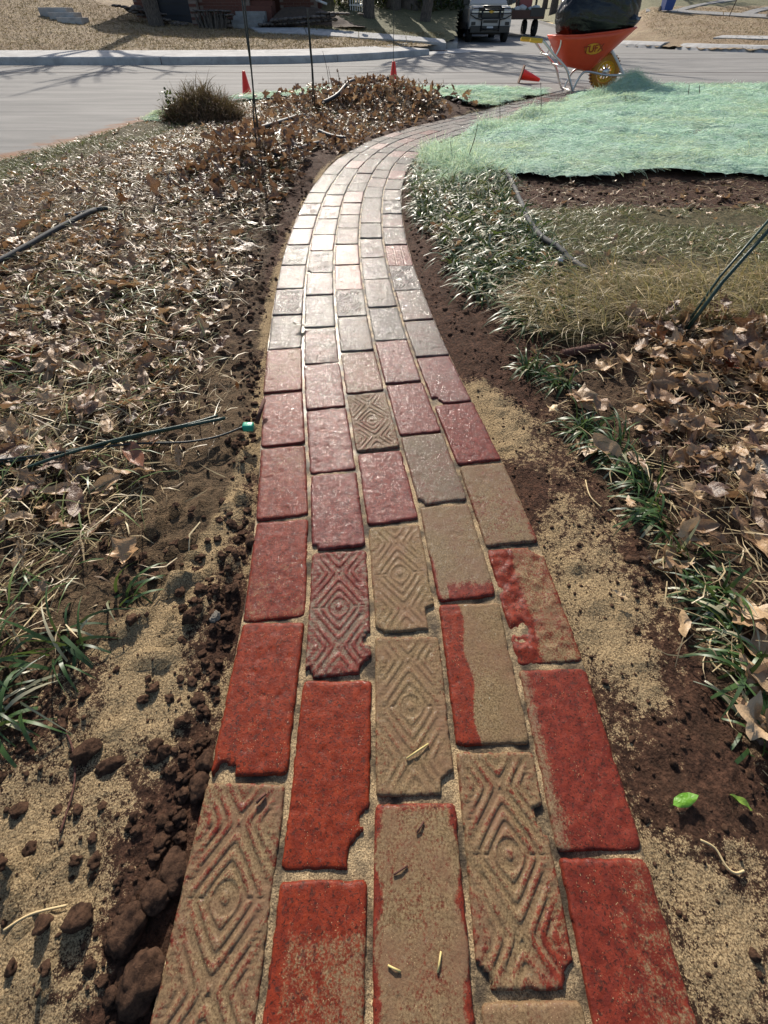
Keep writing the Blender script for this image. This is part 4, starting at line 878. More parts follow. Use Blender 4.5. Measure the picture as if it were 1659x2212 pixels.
me = bpy.data.meshes.new('refuse_bag'); bg_.to_mesh(me); bg_.free(); me.polygons.foreach_set('use_smooth', np.ones(len(me.polygons), dtype=bool)); me.materials.append(M['bag'])
bag = link('refuse_bag', me); tag(bag, 'big black plastic refuse bag bulging out of the orange wheelbarrow', 'bag')
tail = MB(); p0 = P3(1395, 150, WN); p1 = P3(1535, 125, WN)
for i in range(9):
    a = i*.7; dy = .07*math.cos(a); dz = .05*math.sin(a)
    tail.tube([(p0[0]-.06, WM-.1+dy, p0[2]+dz-.02), ((p0[0]+p1[0])/2, WM-.12+dy*1.2, (p0[2]+p1[2])/2-.035+dz*1.0), (p1[0]-.01*i, WM-.14+dy*.5, p1[2]-.008*i)], [.06, .045, .008], 6)
tail.build('bag_knot', M['bag'], bag, True)
# ------------------------------------------------------------------ cones
def cone(label, x, y, z, s=1., rot=None):
    t = thing('traffic_cone', label, 'cone', (x, y, z), 0, 'small orange marker cones on the street')
    MB().lathe([(.062, 0), (.062, .008), (.055, .012), (.018, .215), (.014, .222), (.0, .222)], 22).build('cone_body', M['cone'], t, True)
    MB().box(-.085, .085, -.085, .085, 0, .012, .004).build('base', M['cone'] if not rot else M['mud'], t)
    t.scale = (s*.95, s*.95, s*1.0)
    if rot: t.rotation_euler = rot
    return t
q = G(535, 209, ROADZ); cone('upright orange cone left, right of the dead grass clump', q[0], q[1], ROADZ+.005, 1.28)
q = G(850, 190, ROADZ); cone('upright orange cone behind the leaf pile and wire flag', q[0], q[1], ROADZ, 1.5)
q = G(1122, 180, ROADZ); cone('orange cone tipped on its side left of the wheelbarrow', q[0]+.0, q[1], ROADZ+.13, 1.55, (math.radians(8), math.radians(104), 0))
# ------------------------------------------------------------------ tubing
def tubing(label, pts, r, m, name='irrigation_pipe', lift=.02, colr=None):
    g = [G(a, b, .02) for a, b in pts]; g = spline(g, 6); hz = yh(g[:, 0], g[:, 1]); k = np.ones(5)/5
    hz = np.convolve(np.pad(hz, 2, mode='edge'), k, 'valid')
    t = MB().tube([(g[i, 0], g[i, 1], hz[i]+lift) for i in range(len(g))], r, 10).build(name, m, None, True); return tag(t, label, 'pipe')
tubing('straight grey pipe running in from the left edge over the leaves', [(-80, 640), (0, 597), (100, 540), (215, 476)], .0105, M['pipe'], lift=.045)
tubing('short pale pipe end above the long grey pipe', [(150, 487), (195, 478), (240, 470)], .010, M['pipe'], lift=.035)
tubing('black pipe crossing the leaves behind the tall bent stakes', [(500, 330), (560, 302), (600, 285), (640, 268), (660, 264)], .017, M['pipeb'], lift=.05)
tubing('black pipe curving over the leaf pile left of the path bend', [(700, 255), (735, 245), (765, 232), (800, 228), (840, 230)], .018, M['pipeb'], lift=.12)
tubing('black pipe beside the path left of its bend', [(600, 366), (640, 345), (680, 320), (700, 312)], .014, M['pipeb'], lift=.035)
tubing('short black pipe piece pointing at the path bend', [(690, 298), (715, 303), (745, 308)], .016, M['pipeb'], lift=.05)
tubing('grey pipe emerging below the green netting on the right', [(1090, 392), (1100, 410), (1115, 450), (1125, 475), (1133, 500), (1165, 545), (1200, 570), (1225, 590), (1260, 615)], .0115, M['pipe'], lift=.045)
cq = G(1207, 574, .04); cl = MB().tube([(cq[0]-.01, cq[1]-.012, .06), (cq[0]+.01, cq[1]+.004, .06)], .016, 10).build('pipe_collar', M['steel'], None, True); tag(cl, 'metal collar clamped round the grey pipe on the right', 'collar')
# ------------------------------------------------------------------ stakes
def stake(label, name, lines, m, cat='stake'):
    t = thing(name, label, cat)
    for (P, r) in lines: MB().tube(P, r, 8).build('rod', m, t, True)
    return t
def rod(base, tops, Yt=None):
    """base pixel on the ground; tops: list of (px, py, forward offset)"""
    b = G(*base); out = [(b[0], b[1], -.05)]
    for (px, py, dy) in tops:
        q = AT(px, py, b[1]+dy); out.append((q[0], b[1]+dy, q[1]))
    return [tuple(p) for p in spline(out, 5)]
stake('tall pair of bent dark stakes left of the path bend', 'plant_stake', [(rod((568, 352), [(552, 240, 0), (540, 120, 0), (522, -60, .02)]), .0052), (rod((562, 356), [(548, 260, 0), (546, 180, .0), (530, 60, 0), (516, -60, .02)]), .0046)], M['wire'])
stake('pair of thin dark stakes behind the leaf litter', 'plant_stake', [(rod((680, 250), [(676, 160, 0), (666, 40, 0), (664, 18, .0)]), .0062), (rod((674, 250), [(674, 160, 0), (668, 90, 0), (664, 20, .0)]), .0050)], M['wire'])
stake('very thin upright wire flag in front of the right cone', 'wire_flag', [(rod((849, 192), [(850, 100, 0), (851, -40, 0)]), .0038)], M['wire'], 'wire')
stake('leaning green stake pair among the leaves on the right', 'plant_stake', [([(G(1455, 745)[0], G(1455, 745)[1], -.03)]+[(AT(1560, 610, 1.28)[0], 1.28, AT(1560, 610, 1.28)[1]), (AT(1665, 492, 1.36)[0], 1.36, AT(1665, 492, 1.36)[1]), (AT(1760, 385, 1.44)[0], 1.44, AT(1760, 385, 1.44)[1])], .0058), ([(G(1450, 742)[0], G(1450, 742)[1], -.03)]+[(AT(1555, 598, 1.30)[0], 1.30, AT(1555, 598, 1.30)[1]), (AT(1665, 470, 1.38)[0], 1.38, AT(1665, 470, 1.38)[1])], .0038)], M['green'])
gs = thing('plant_stake', 'green stake pair lying on the left bed with teal clip', 'stake')
def lay(pts, r, zz): g = [G(a, b, z) for (a, b), z in zip(pts, zz)]; return MB().tube([tuple(p) for p in spline([(a[0], a[1], z) for a, z in zip(g, zz)], 6)], r, 10)
lay([(-60, 1012), (60, 990), (200, 965), (330, 935), (487, 903)], .0042, [.06, .06, .055, .05, .045]).build('rod', M['green'], gs, True)
lay([(60, 1010), (130, 985), (250, 950), (400, 918), (470, 898)], .0036, [.07, .07, .06, .05, .04]).build('rod', M['green'], gs, True)
lay([(-60, 1000), (100, 982), (200, 968), (300, 958), (400, 955), (470, 943), (526, 922)], .0026, [.075, .07, .06, .045, .035, .03, .03]).build('wire', M['wire'], gs, True)
cq = G(536, 920, .03); MB().box(cq[0]-.013, cq[0]+.013, cq[1]-.009, cq[1]+.009, .018, .036, .004).build('clip', M['tagg'], gs, True)
# thin plant stems and twigs
def stemplant(label, base, tops, leafn=4, r=.004):
    t = thing('bare_plant', label, 'plant'); P = rod(base, [(a, b, 0) for a, b in tops]); MB().tube(P, [r*(1-.6*i/len(P)) for i in range(len(P))], 6).build('stem', M['twig'], t, True)
    for i in range(leafn):
        p = Vector(P[len(P)//2+(i*3) % (len(P)//2)]); me = LEAFM[i % len(LEAFM)]; o = link('leaf', me, t, tuple(p)); o.scale = (.045,)*3; o.color = (random.uniform(.0, .35), 0, 0, 1); o.rotation_euler = (random.uniform(0, 3), random.uniform(0, 3), random.uniform(0, 6))
# ------------------------------------------------------------------ leaves
def leaf_mesh(kind, seed):
    R = random.Random(seed); V = [(0, 0, 0)]; F = []; pts = []
    if kind == 0:     # sycamore / maple: five pointed lobes
        lobes = [(-140, .62), (-75, .86), (-2, 1.05), (72, .86), (140, .62)]; pr = None
        ang = [(-180, .22)]
        for i, (a, r_) in enumerate(lobes):
            a += R.uniform(-6, 6); r_ *= R.uniform(.85, 1.1)
            ang += [(a-21, r_*.66), (a-9, r_*.80), (a, r_), (a+9, r_*.78), (a+21, r_*.66)]
            if i < 4: ang += [((a+lobes[i+1][0])/2, .46)]
        pts = [(math.sin(math.radians(a))*r_, math.cos(math.radians(a))*r_) for a, r_ in ang]
    elif kind == 1:   # oak: rounded lobes along a long blade
        L = []
        for i in range(13):
            t = i/12; w_ = .40*math.sin(math.pi*min(1, t*.9+.08))*(1. if i % 2 else .55); L.append((w_*R.uniform(.85, 1.15), -1+2*t))
        pts = [(-a, b) for a, b in L]+[(a, b) for a, b in L[::-1]]
    else:             # plain oval
        L = [(.38*math.sin(math.pi*t)**.8*R.uniform(.92, 1.08), -1+2*t) for t in [i/9 for i in range(10)]]; pts = [(-a, b) for a, b in L]+[(a, b) for a, b in L[::-1][1:-1]]
    curl = R.uniform(.2, 1.3); cup = R.uniform(-.5, 1.4); tw = R.uniform(-.7, .7)
    fold = R.uniform(0, .5)
    def bend(x, y, k=1.):
        z = cup*.42*x*x*1.6+curl*.22*y*y+tw*.4*x*y+fold*abs(x)*.6+.10*math.sin(x*7+seed)*k+.08*math.sin(y*6+seed*2)*k
        return (x*(1-.22*abs(cup)*abs(x)), y*(1-.16*curl*abs(y)), z)
    inner = [(a*.5, b*.5) for a, b in pts]; n = len(pts)
    V = [bend(0, 0)]+[bend(a, b) for a, b in inner]+[bend(a, b) for a, b in pts]
    F = [(0, 1+i, 1+(i+1) % n) for i in range(n)]+[(1+i, 1+n+i, 1+n+(i+1) % n, 1+(i+1) % n) for i in range(n)]
    # petiole
    b0 = bend(0, -.3); k = len(V); V += [(-.015, b0[1], b0[2]), (.015, b0[1], b0[2]), (.05*tw, -1.25, b0[2]+.1)]; F.append((k, k+1, k+2))
    V = np.array(V)*(.5 if kind == 0 else .43); V[:, 2] -= V[:, 2].min()*.6
    return V, F
KINDS = [0, 0, 1, 2, 2, 0, 1, 2, 2, 0, 1, 0, 2, 2]
LV = [leaf_mesh(KINDS[i], i+3) for i in range(14)]
LEAFM = []
for i, (V, F) in enumerate(LV):
    me = bpy.data.meshes.new('leaf'); me.from_pydata([tuple(map(float, v)) for v in V], [], F); me.polygons.foreach_set('use_smooth', np.ones(len(me.polygons), dtype=bool)); me.materials.append(M['leafo']); LEAFM.append(me)
def tris(F): return [t for f in F for t in ([f] if len(f) == 3 else [(f[0], f[1], f[2]), (f[0], f[2], f[3])])]
LT = [(V, np.array(tris(F))) for V, F in LV]
def sample(P, n):
    P = np.array(P); lo, hi = P.min(0), P.max(0); out = np.zeros((0, 2))
    while len(out) < n:
        q = rng.uniform(lo, hi, (n*3, 2)); out = np.concatenate([out, q[inpoly(q[:, 0], q[:, 1], [tuple(a) for a in P])]])
    return out[:n]
leaves = []   # x y z size rx ry rz variant colour zone
def litter(P, n, smin, smax, dens=None, zone='L', pile=.03, steep=.45, colf=None, zl=.0):
    q = sample(P, n)
    if dens is not None: q = q[rng.random(len(q)) < dens(q[:, 0], q[:, 1])]
    _, o = proj(q[:, 0], q[:, 1]); q = q[np.abs(o) > HALF+.015]
    z = yh(q[:, 0], q[:, 1])
    for i in range(len(q)):
        d = random.random(); s = random.uniform(smin, smax)*(1 if d < .85 else 1.25)
        c = random.random() if colf is None else colf(random.random())
        leaves.append((q[i, 0], q[i, 1], z[i]+random.random()*pile+.004+zl, s, random.gauss(0, steep), random.gauss(0, steep), random.uniform(0, 6.28), random.randrange(14), c, zone))
# left bed: dense close to the middle, thinning towards the street edge and towards the soil by the path
def densL(x, y):
    _, o = proj(x, y); e = -o-HALF
    d = ss(.05, .30, e)*(1-.55*ss(1.6, 2.1, -x)*ss(6, 3, y))
    d = d*(.55+.9*ss(-.25, .25, fbm(x, y, 2.2, 3, 44)))
    d = np.where((y < 1.05), d*ss(.14, .28, e), d); d = np.where(y < .75, d*ss(.12, .30, e), d); d = np.where(y < .30, d*ss(.42, .62, e), d)
    return np.clip(d, 0, 1)
tan_ = lambda r: .36+.55*r if random.random() < .72 else r*.38
litter([p for p in LEAFL], 8500, .03, .085, densL, 'L', .028, .34, tan_)
litter([(-1.4, .3), (-.6, .3), (-.46, .7), (-.42, 1.6), (-.55, 2.2), (-1.9, 2.2)], 420, .06, .108, densL, 'L', .035, .3, tan_)
litter([(-1.25, 2.6), (-.55, 2.6), (-.52, 3.9), (-.75, 4.5), (-1.3, 4.4)], 520, .07, .12, lambda x, y: .4+.6*gauss(x, y, -.8, 3.4, .4, .6), 'P', .09, .95, lambda r: .95 if random.random() < .06 else r*.34)
litter([(-1.3, 4.4), (-.35, 3.9), (.1, 4.7), (.75, 5.8), (.5, 6.6), (-.3, 6.9), (-1.3, 6.5)], 2000, .065, .12, lambda x, y: .55+.6*fbm(x, y, 2, 3, 4), 'P', .055, .7, lambda r: r*.42 if random.random() < .55 else .4+.5*r)
litter([(-1.5, 5.3), (1.1, 5.5), (1.1, 7.0), (-1.5, 7.0)], 2300, .07, .125, lambda x, y: gauss(x, y, -.1, 6.3, .8, .45), 'P', .14, .85, lambda r: r*.38 if random.random() < .5 else .42+.5*r)
# right side
densR = lambda x, y: np.clip(.35+1.1*ss(.55, .95, x-.15*(y-.8))+.6*fbm(x, y, 3, 3, 8), 0, 1)
litter(LEAFR, 700, .055, .105, densR, 'R', .035, .36, lambda r: .40+.5*r if random.random() < .75 else r*.4)
litter([(.85, .9), (1.05, .85), (1.2, 1.15), (1.1, 1.38), (.75, 1.3)], 90, .06, .10, None, 'R', .06, .8, lambda r: .12+.1*r if random.random() < .4 else .45+.4*r)
litter(LIRB, 130, .04, .07, None, 'T', .05, .5, lambda r: .35+.5*r)
litter(TURFR+[], 95, .04, .07, None, 'T', .02, .3, lambda r: .6+.3*r)
litter([(.55, 2.5), (3.5, 2.5), (3.5, 3.0), (.6, 3.0)], 60, .04, .07, None, 'T', .015, .3, lambda r: .55+.35*r)
litter([(-3.2, 2.4), (-1.6, 2.4), (-1.5, 5.2), (-2.4, 5.2)], 160, .04, .07, None, 'T', .015, .3, lambda r: .3+.6*r)
cd = np.array([(l[3]/math.sqrt(l[0]**2+l[1]**2+.4)) if abs(l[0]) < .55*(l[1]+.75)+.25 and l[1] > -.15 else 0 for l in leaves])
order = np.argsort(-cd); top = set(order[:300].tolist())
ZL = {'L': ('curled dry brown leaf lying in the litter left of the path', 'dry leaves littering the left bed'), 'P': ('dark upright dry leaf in the reddish leaf heap left of the path bend', 'dark leaves heaped left of the path'),
      'R': ('dry tan leaf lying in the litter right of the path', 'dry leaves littering the right side'), 'T': ('small dry leaf lying on the thin grass', 'leaves scattered on the turf')}
def pix(x, y, z=0.):
    d = y*cp-(z-CAMH)*sp; return CX+FPX*x/d, CY-FPX*((z-CAMH)*cp+y*sp)/d
def leaflabel(x, y, s, v, c, zn):
    px, py = pix(x, y); size = 'large' if s > .085 else 'small' if s < .058 else 'mid-sized'
    colr = 'dark brown' if c < .2 else 'reddish brown' if c < .36 else 'brown' if c < .52 else 'tan' if c < .72 else 'pale tan' if c < .97 else 'orange'
    kind = ['pointed lobed', 'long oak', 'oval'][KINDS[v]]
    if px < CX:
        w_ = 'under the lying stake' if py > 990 else 'above the lying stake' if py > 860 else 'level with the pale wet bricks' if py > 620 else 'near the grey pipe at left' if py > 430 else 'in the heap by the path bend' if py > 320 else 'behind the tall bent stakes'
        w_ += ', left edge' if px < 170 else ', mid-bed' if px < 380 else ', near the soil'
    else:
        w_ = 'at the lower right corner' if py > 1450 else 'below the flat stone' if py > 1120 else 'beside the flat stone' if py > 960 else 'below the leaning stake' if py > 790 else "by the leaning stake's foot" if py > 700 else 'on the turf behind the straw'
        w_ += ', right edge' if px > 1540 else ', right bed' if px > 1380 else ', toward the path'
    return '%s %s %s leaf %s' % (size, colr, kind, w_)
VV = []; FF = []; AA = []; nb = 0
for i, (x, y, z, s, rx, ry, rz, v, c, zn) in enumerate(leaves):
    if i in top:
        o = link('fallen_leaf', LEAFM[v], None, (x, y, z)); o.rotation_euler = (rx, ry, rz); o.scale = (s, s, s); o.color = (c, 0, 0, 1); tag(o, leaflabel(x, y, s, v, c, zn), 'leaf', ZL[zn][1])
    else:
        R = np.array(Matrix.Rotation(rz, 3, 'Z') @ Matrix.Rotation(ry, 3, 'Y') @ Matrix.Rotation(rx, 3, 'X')); V, F = LT[v]
        VV.append((V*s)@R.T+np.array([x, y, z])); FF.append(F+nb); nb += len(V); AA.append(np.full((len(V), 3), c))
lt = mk('leaf_litter', np.concatenate(VV), np.concatenate(FF), M['leafa'], attr=np.concatenate(AA)); tag(lt, 'loose layer of small dry leaves over both beds', 'leaf litter', kind='stuff')
print('leaves', len(leaves), sum(len(f) for f in FF))
def oneleaf(label, px, py, z, s, rot, v, col=None, Y=None):
    q = G(px, py, z); o = link('fallen_leaf', LEAFM[v].copy(), None, (q[0], q[1], z)); o.rotation_euler = rot; o.scale = (s, s, s)
    if col: o.data.materials[0] = plain('leaf_tint', col, .4, .3, 80, .001)
    o.color = (.6, 0, 0, 1); tag(o, label, 'leaf'); return o
oneleaf('single tan lobed leaf on the sandy soil left of the path', 268, 1195, .012, .092, (.1, .1, -.5), 0, (.42, .25, .12))
oneleaf('small brown curled leaf lying on a wet patterned brick', 648, 702, .014, .062, (.3, .3, 1.9), 4, (.07, .05, .03))
oneleaf('fresh lime green leaf on the soil right of the path', 1478, 1728, .004, .045, (.1, .15, -1.3), 4, (.10, .24, .015))
oneleaf('small folded green leaf at the right edge of the photo', 1600, 1734, .004, .035, (.2, .5, 1.1), 8, (.14, .22, .03))
oneleaf('large reddish brown leaf under the lying green stake', 290, 985, .035, .115, (.15, .1, .8), 3, (.22, .09, .045))
oneleaf('tan leaf propped near the lying green stake', 385, 985, .03, .06, (.7, .2, .4), 6, (.38, .22, .11))
oneleaf('broad pale brown leaf in the middle of the left bed', 180, 765, .05, .125, (.1, -.1, .3), 5, (.26, .15, .095))
oneleaf('brown pointed leaf beside the broad pale one', 130, 980, .04, .10, (.3, .1, 2.3), 0, (.33, .2, .12))
oneleaf('bright orange upright leaf in the left litter', 265, 430, .07, .07, (1.3, .2, .2), 1, (.45, .15, .03))
oneleaf('pale cream leaf at the edge of the dark soil left of the path', 545, 483, .035, .075, (.1, .1, 1.4), 4, (.55, .44, .3))
oneleaf('small orange leaf standing on the dark soil by the path', 512, 832, .03, .03, (1.2, .1, .4), 3, (.5, .16, .03))
oneleaf('pale oak leaf on the soil right of the path', 1195, 885, .012, .055, (.1, .1, .9), 1, (.47, .35, .19))
oneleaf('small tan leaf on the sandy soil right of the path', 1338, 1285, .010, .035, (.1, .2, 1.), 2, (.42, .3, .17))
oneleaf('large brown leaf spread in the right hand litter', 1405, 850, .045, .12, (.15, -.1, 2.5), 3, (.22, .14, .09))
oneleaf('red brown leaf curled in the right hand litter', 1570, 790, .05, .10, (.5, .3, 1.2), 0, (.20, .045, .02))
oneleaf('orange leaf at the foot of the leaning green stake', 1425, 725, .06, .085, (.6, .2, .6), 5, (.40, .14, .04))
oneleaf('broad tan leaf above the flat grey stone', 1530, 985, .035, .095, (.1, .2, 1.6), 4, (.40, .26, .14))
oneleaf('tan leaf lying on the right edge near the flat stone', 1645, 1180, .03, .10, (.1, -.2, .3), 8, (.45, .3, .17))
oneleaf('tan leaf by the grass at lower right', 1625, 1560, .02, .09, (.2, -.1, .9), 0, (.45, .31, .18))
oneleaf('dry leaf balanced on the turf left of the leaning stake', 1505, 578, .06, .075, (.5, -.1, .5), 8, (.40, .29, .17))
oneleaf('red leaf resting on the green netting', 1297, 345, .05, .075, (.8, .1, .2), 0, (.20, .03, .02)); oneleaf('brown leaf pair resting on the green netting', 1143, 333, .05, .075, (.5, .4, 1.2), 2, (.12, .05, .03)); oneleaf('dark leaf far right on the green netting', 1608, 305, .05, .065, (.4, .2, 1.), 4, (.08, .06, .05))
stemplant('thin bare stem with few leaves left of the wire stakes', (700, 235), [(698, 190), (697, 165)], 3, .005); stemplant('small dried plant with hanging leaves behind the leaf pile', (740, 205), [(733, 170), (728, 148)], 8, .006)
stemplant('tall thin stem right of the thin dark stakes', (712, 215), [(708, 160), (697, 110)], 0, .005); stemplant('thin stem beside the dried plant', (722, 215), [(716, 180), (709, 143)], 0, .005)
stemplant('bent dark stem rising from the netting edge', (1000, 380), [(1012, 340), (1025, 300), (1032, 268)], 0, .004); stemplant('short stem at the netting edge left of the bent one', (978, 370), [(976, 335), (972, 305)], 0, .003)
stemplant('thin stem standing where the path meets the netting', (1083, 275), [(1080, 245), (1080, 205)], 0, .004); stemplant('thin stem close to the path in front of the wheelbarrow', (1168, 258), [(1169, 225), (1168, 178)], 0, .005)
stemplant('short stem in front of the wheelbarrow wheel', (1352, 238), [(1351, 222), (1351, 208)], 0, .005); stemplant('twin short stem on the right netting', (1487, 232), [(1487, 205), (1489, 183)], 0, .006); stemplant('lone short stem on the far right netting', (1511, 222), [(1511, 200), (1511, 184)], 0, .006)
# ------------------------------------------------------------------ clods and stones
CM = [rock_mesh(100+i, 3, .62, .8) for i in range(8)]
for m_ in CM: m_.materials.append(M['clod'])
CT = []
for m_ in [rock_mesh(120+i, 1, .6, .75) for i in range(6)]+[rock_mesh(130+i, 0 or 1, .6, .8) for i in range(2)]:
    V = np.array([v.co[:] for v in m_.vertices]); F = np.array([list(p.vertices) for p in m_.polygons]); CT.append((V, F))
cl_ = []
def clods(P, n, a, b, dens, zone):
    q = sample(P, n); q = q[rng.random(len(q)) < dens(q[:, 0], q[:, 1])]; _, o = proj(q[:, 0], q[:, 1]); q = q[np.abs(o) > HALF+.012]; z = yh(q[:, 0], q[:, 1])
    for i in range(len(q)): s = a+(b-a)*random.random()**4.5; cl_.append((q[i, 0], q[i, 1], z[i]+s*.2, s, zone))
def nearL(x, y): _, o = proj(x, y); e = -o-HALF; return (o < 0)*(1-.65*ss(.5, .65, y)*ss(1.1, .95, y))*np.clip(1.1*np.exp(-(e/.07)**2)+.22*np.exp(-((e-.3)/.2)**2)+.05, 0, 1)
def nearR(x, y): _, o = proj(x, y); e = o-HALF; return (o > 0)*np.clip(.25+.5*np.exp(-((e-.25)/.15)**2), 0, 1)
clods([(-.9, -.25), (-.2, -.25), (-.25, .9), (-.5, 1.4), (-.8, 1.0)], 14000, .0013, .0095, nearL, 'L')
clods([(.3, -.25), (.9, -.25), (.8, .6), (.6, 1.3), (.25, 1.2)], 9000, .0009, .0055, nearR, 'R')
clods([(-.9, 1.3), (-.4, 1.3), (-.42, 3.2), (-.75, 3.2)], 1400, .003, .014, lambda x, y: (lambda e: np.clip(np.exp(-((e-.1)/.1)**2), 0, 1))(-proj(x, y)[1]-HALF), 'F')
clods([(.1, 1.3), (.6, 1.3), (.5, 2.3), (.2, 3.4), (.1, 3.2)], 900, .003, .011, lambda x, y: (lambda e: np.clip(np.exp(-((e-.08)/.09)**2), 0, 1))(proj(x, y)[1]-HALF), 'F')
clods([(.6, 2.45), (3.5, 2.45), (3.5, 3.05), (.6, 3.05)], 1200, .004, .018, lambda x, y: .8+0*x, 'F')
vis = np.array([c[3]/math.sqrt(c[0]**2+c[1]**2+.4) if abs(c[0]) < .55*(c[1]+.7)+.15 and c[1] > -.1 else 0 for c in cl_]); topc = set(np.argsort(-vis)[:300].tolist())
ZC = {'L': ('dark brown lump of soil on the sand left of the path', 'soil lumps left of the path'), 'R': ('small dark lump of soil right of the path', 'soil lumps right of the path'), 'F': ('dark lump of loose soil along the path edge further off', 'soil lumps further along the path')}
def clodlabel(x, y, s, sc, zn):
    px, py = pix(x, y); size = 'big' if s > .0105 else 'medium' if s > .0075 else 'small'; shp = 'long' if sc[1] > 1.05*s else 'flat' if sc[2] < .72*s else 'round'
    _, o = proj(x, y); e = abs(float(o[0]))-HALF
    side = 'left' if px < CX else 'right'
    w_ = 'at the bottom edge' if py > 2000 else 'beside the lowest patterned brick' if py > 1690 else 'beside the clean red brick' if py > 1345 else 'beside the third brick up' if py > 1120 else 'level with the teal clip' if py > 860 else 'on the dark soil strip'
    d = 'against the path' if e < .03 else 'near the path' if e < .14 else 'out on the sand'
    return '%s %s soil lump %s, %s, %s' % (size, shp, w_, side+' side', d)
VV = []; FF = []; nb = 0
for i, (x, y, z, s, zn) in enumerate(cl_):
    e = (random.uniform(0, 6), random.uniform(0, 6), random.uniform(0, 6)); sc = (s, s*random.uniform(.7, 1.2), s*random.uniform(.6, 1))
    if i in topc:
        o = link('soil_clod', CM[i % 8], None, (x, y, z)); o.scale = sc; o.rotation_euler = (e[0]*.1, e[1]*.1, e[2]); tag(o, clodlabel(x, y, s, sc, zn), 'soil clod', ZC[zn][1])
    else:
        V, F = CT[i % 6]; c, s_ = math.cos(e[2]), math.sin(e[2]); W_ = V*np.array(sc); W_ = np.stack([W_[:, 0]*c-W_[:, 1]*s_, W_[:, 0]*s_+W_[:, 1]*c, W_[:, 2]], 1)+np.array([x, y, z]); VV.append(W_); FF.append(F+nb); nb += len(V)
tag(mk('soil_crumbs', np.concatenate(VV), np.concatenate(FF), M['clod']), 'fine dark soil crumbs strewn along the path edges', 'soil crumbs', kind='stuff')
def bigclod(label, px, py, a, b, c, rz, m='clod', name='soil_clod', cat='soil clod'):
    q = G(px, py, c*.5); me = rock_mesh(int(px), 4, .30, 1.); me.materials.append(M[m]); o = link(name, me, None, (q[0], q[1], float(yh(*q)[0])+c*.45)); o.scale = (a, b, c); o.rotation_euler = (0, 0, rz); tag(o, label, cat)
bigclod('large smooth reddish soil lump at the bottom left against the path', 290, 2120, .023, .024, .022, -.3); bigclod('long soil lump above the large reddish one', 262, 2010, .017, .022, .016, -.4)
bigclod('round soil lump touching the path beside the bricks lower left', 325, 1935, .017, .016, .014, .2); bigclod('flat brown soil lump pressed in the sand left', 180, 1620, .02, .013, .010, .4); bigclod('flat slab of soil below the first flat lump', 230, 1650, .019, .009, .009, .3)
bigclod('brown lump under the chipped corner of the left red brick', 370, 1875, .017, .022, .014, .5); bigclod('dark lump beside the chipped left red brick', 440, 1640, .014, .015, .012, .1); bigclod('dark lump hugging the path left of the sandy patterned brick', 425, 1690, .015, .017, .014, .1)
bigclod('yellowish pebble among the dark clods left of the path', 462, 1330, .008, .010, .009, .1, 'stone', 'pebble', 'stone')
bigclod('dark lump of earth by the left edge of the path', 540, 1160, .011, .014, .012, .1); bigclod('greenish grey lump lower left', 165, 1985, .016, .012, .012, .1)
bigclod('flat grey stone half under leaves at the right edge', 1650, 1030, .075, .06, .022, .1, 'stone', 'flat_stone', 'stone'); bigclod('smooth brown clod under grass on the right', 1370, 1205, .015, .01, .007, .1)
q0, q1 = G(1215, 765, .02), G(1330, 745, .03); lgo = MB().tube([(q0[0], q0[1], .02), ((q0[0]+q1[0])/2, (q0[1]+q1[1])/2+.004, .026), (q1[0], q1[1], .03)], [.013, .012, .010], 12).build('broken_branch', M['log'], None, True); tag(lgo, 'short dark red broken branch right of the path', 'branch')
q0, q1 = G(552, 905, .02), G(572, 870, .02); o = MB().tube([(q0[0], q0[1], .006), (q1[0], q1[1], .03)], [.006, .005], 8).build('wood_chip', M['log'], None, True); tag(o, 'small reddish stick standing in soil beside the teal clip', 'stick')
pb = bigclod('small wet grey pebble sitting on the left red brick', 597, 1473, .0045, .0045, .004, 0, 'stone', 'pebble', 'stone')
for i, (a, b, c, d, lb) in enumerate([((878, 1640), (925, 1608), .0013, 'straw', 'dry straw piece lying on the sandy patterned brick'), ((900, 1800), (915, 1775), .0012, 'twig', 'dark chip of wood on the lower sandy brick'), ((945, 2100), (952, 2055), .0012, 'straw', 'yellow grass bit on the lowest middle brick'), ((838, 2085), (865, 2098), .0011, 'straw', 'thin yellow bit near the lowest middle brick'), ((555, 1735), (575, 1715), .002, 'log', 'small brown husk on the lower left patterned brick'), ((850, 1890), (880, 1870), .0011, 'twig', 'tiny dark twig on the lower middle brick')]):
    A_, B_ = G(*a), G(*b); V, F, k = ribbons(np.array([[A_[0], A_[1], .003]]), np.array([[B_[0]-A_[0], B_[1]-A_[1], .002]]), np.array([math.dist(A_, B_)]), np.array([c*2]), 0, 3)
    o = MB().tube([(A_[0], A_[1], .003), ((A_[0]+B_[0])/2, (A_[1]+B_[1])/2, .0045), (B_[0], B_[1], .003)], c, 5).build('plant_debris', M['yellow'] if False else (M['log'] if d != 'straw' else plain('straw', (.5, .4, .16), .6)), None, True); tag(o, lb, 'debris')
M['moss'] = mat('mossy_blade', f_blade((.06, .085, .02), (.17, .20, .055), (.26, .19, .10), .5, .3))
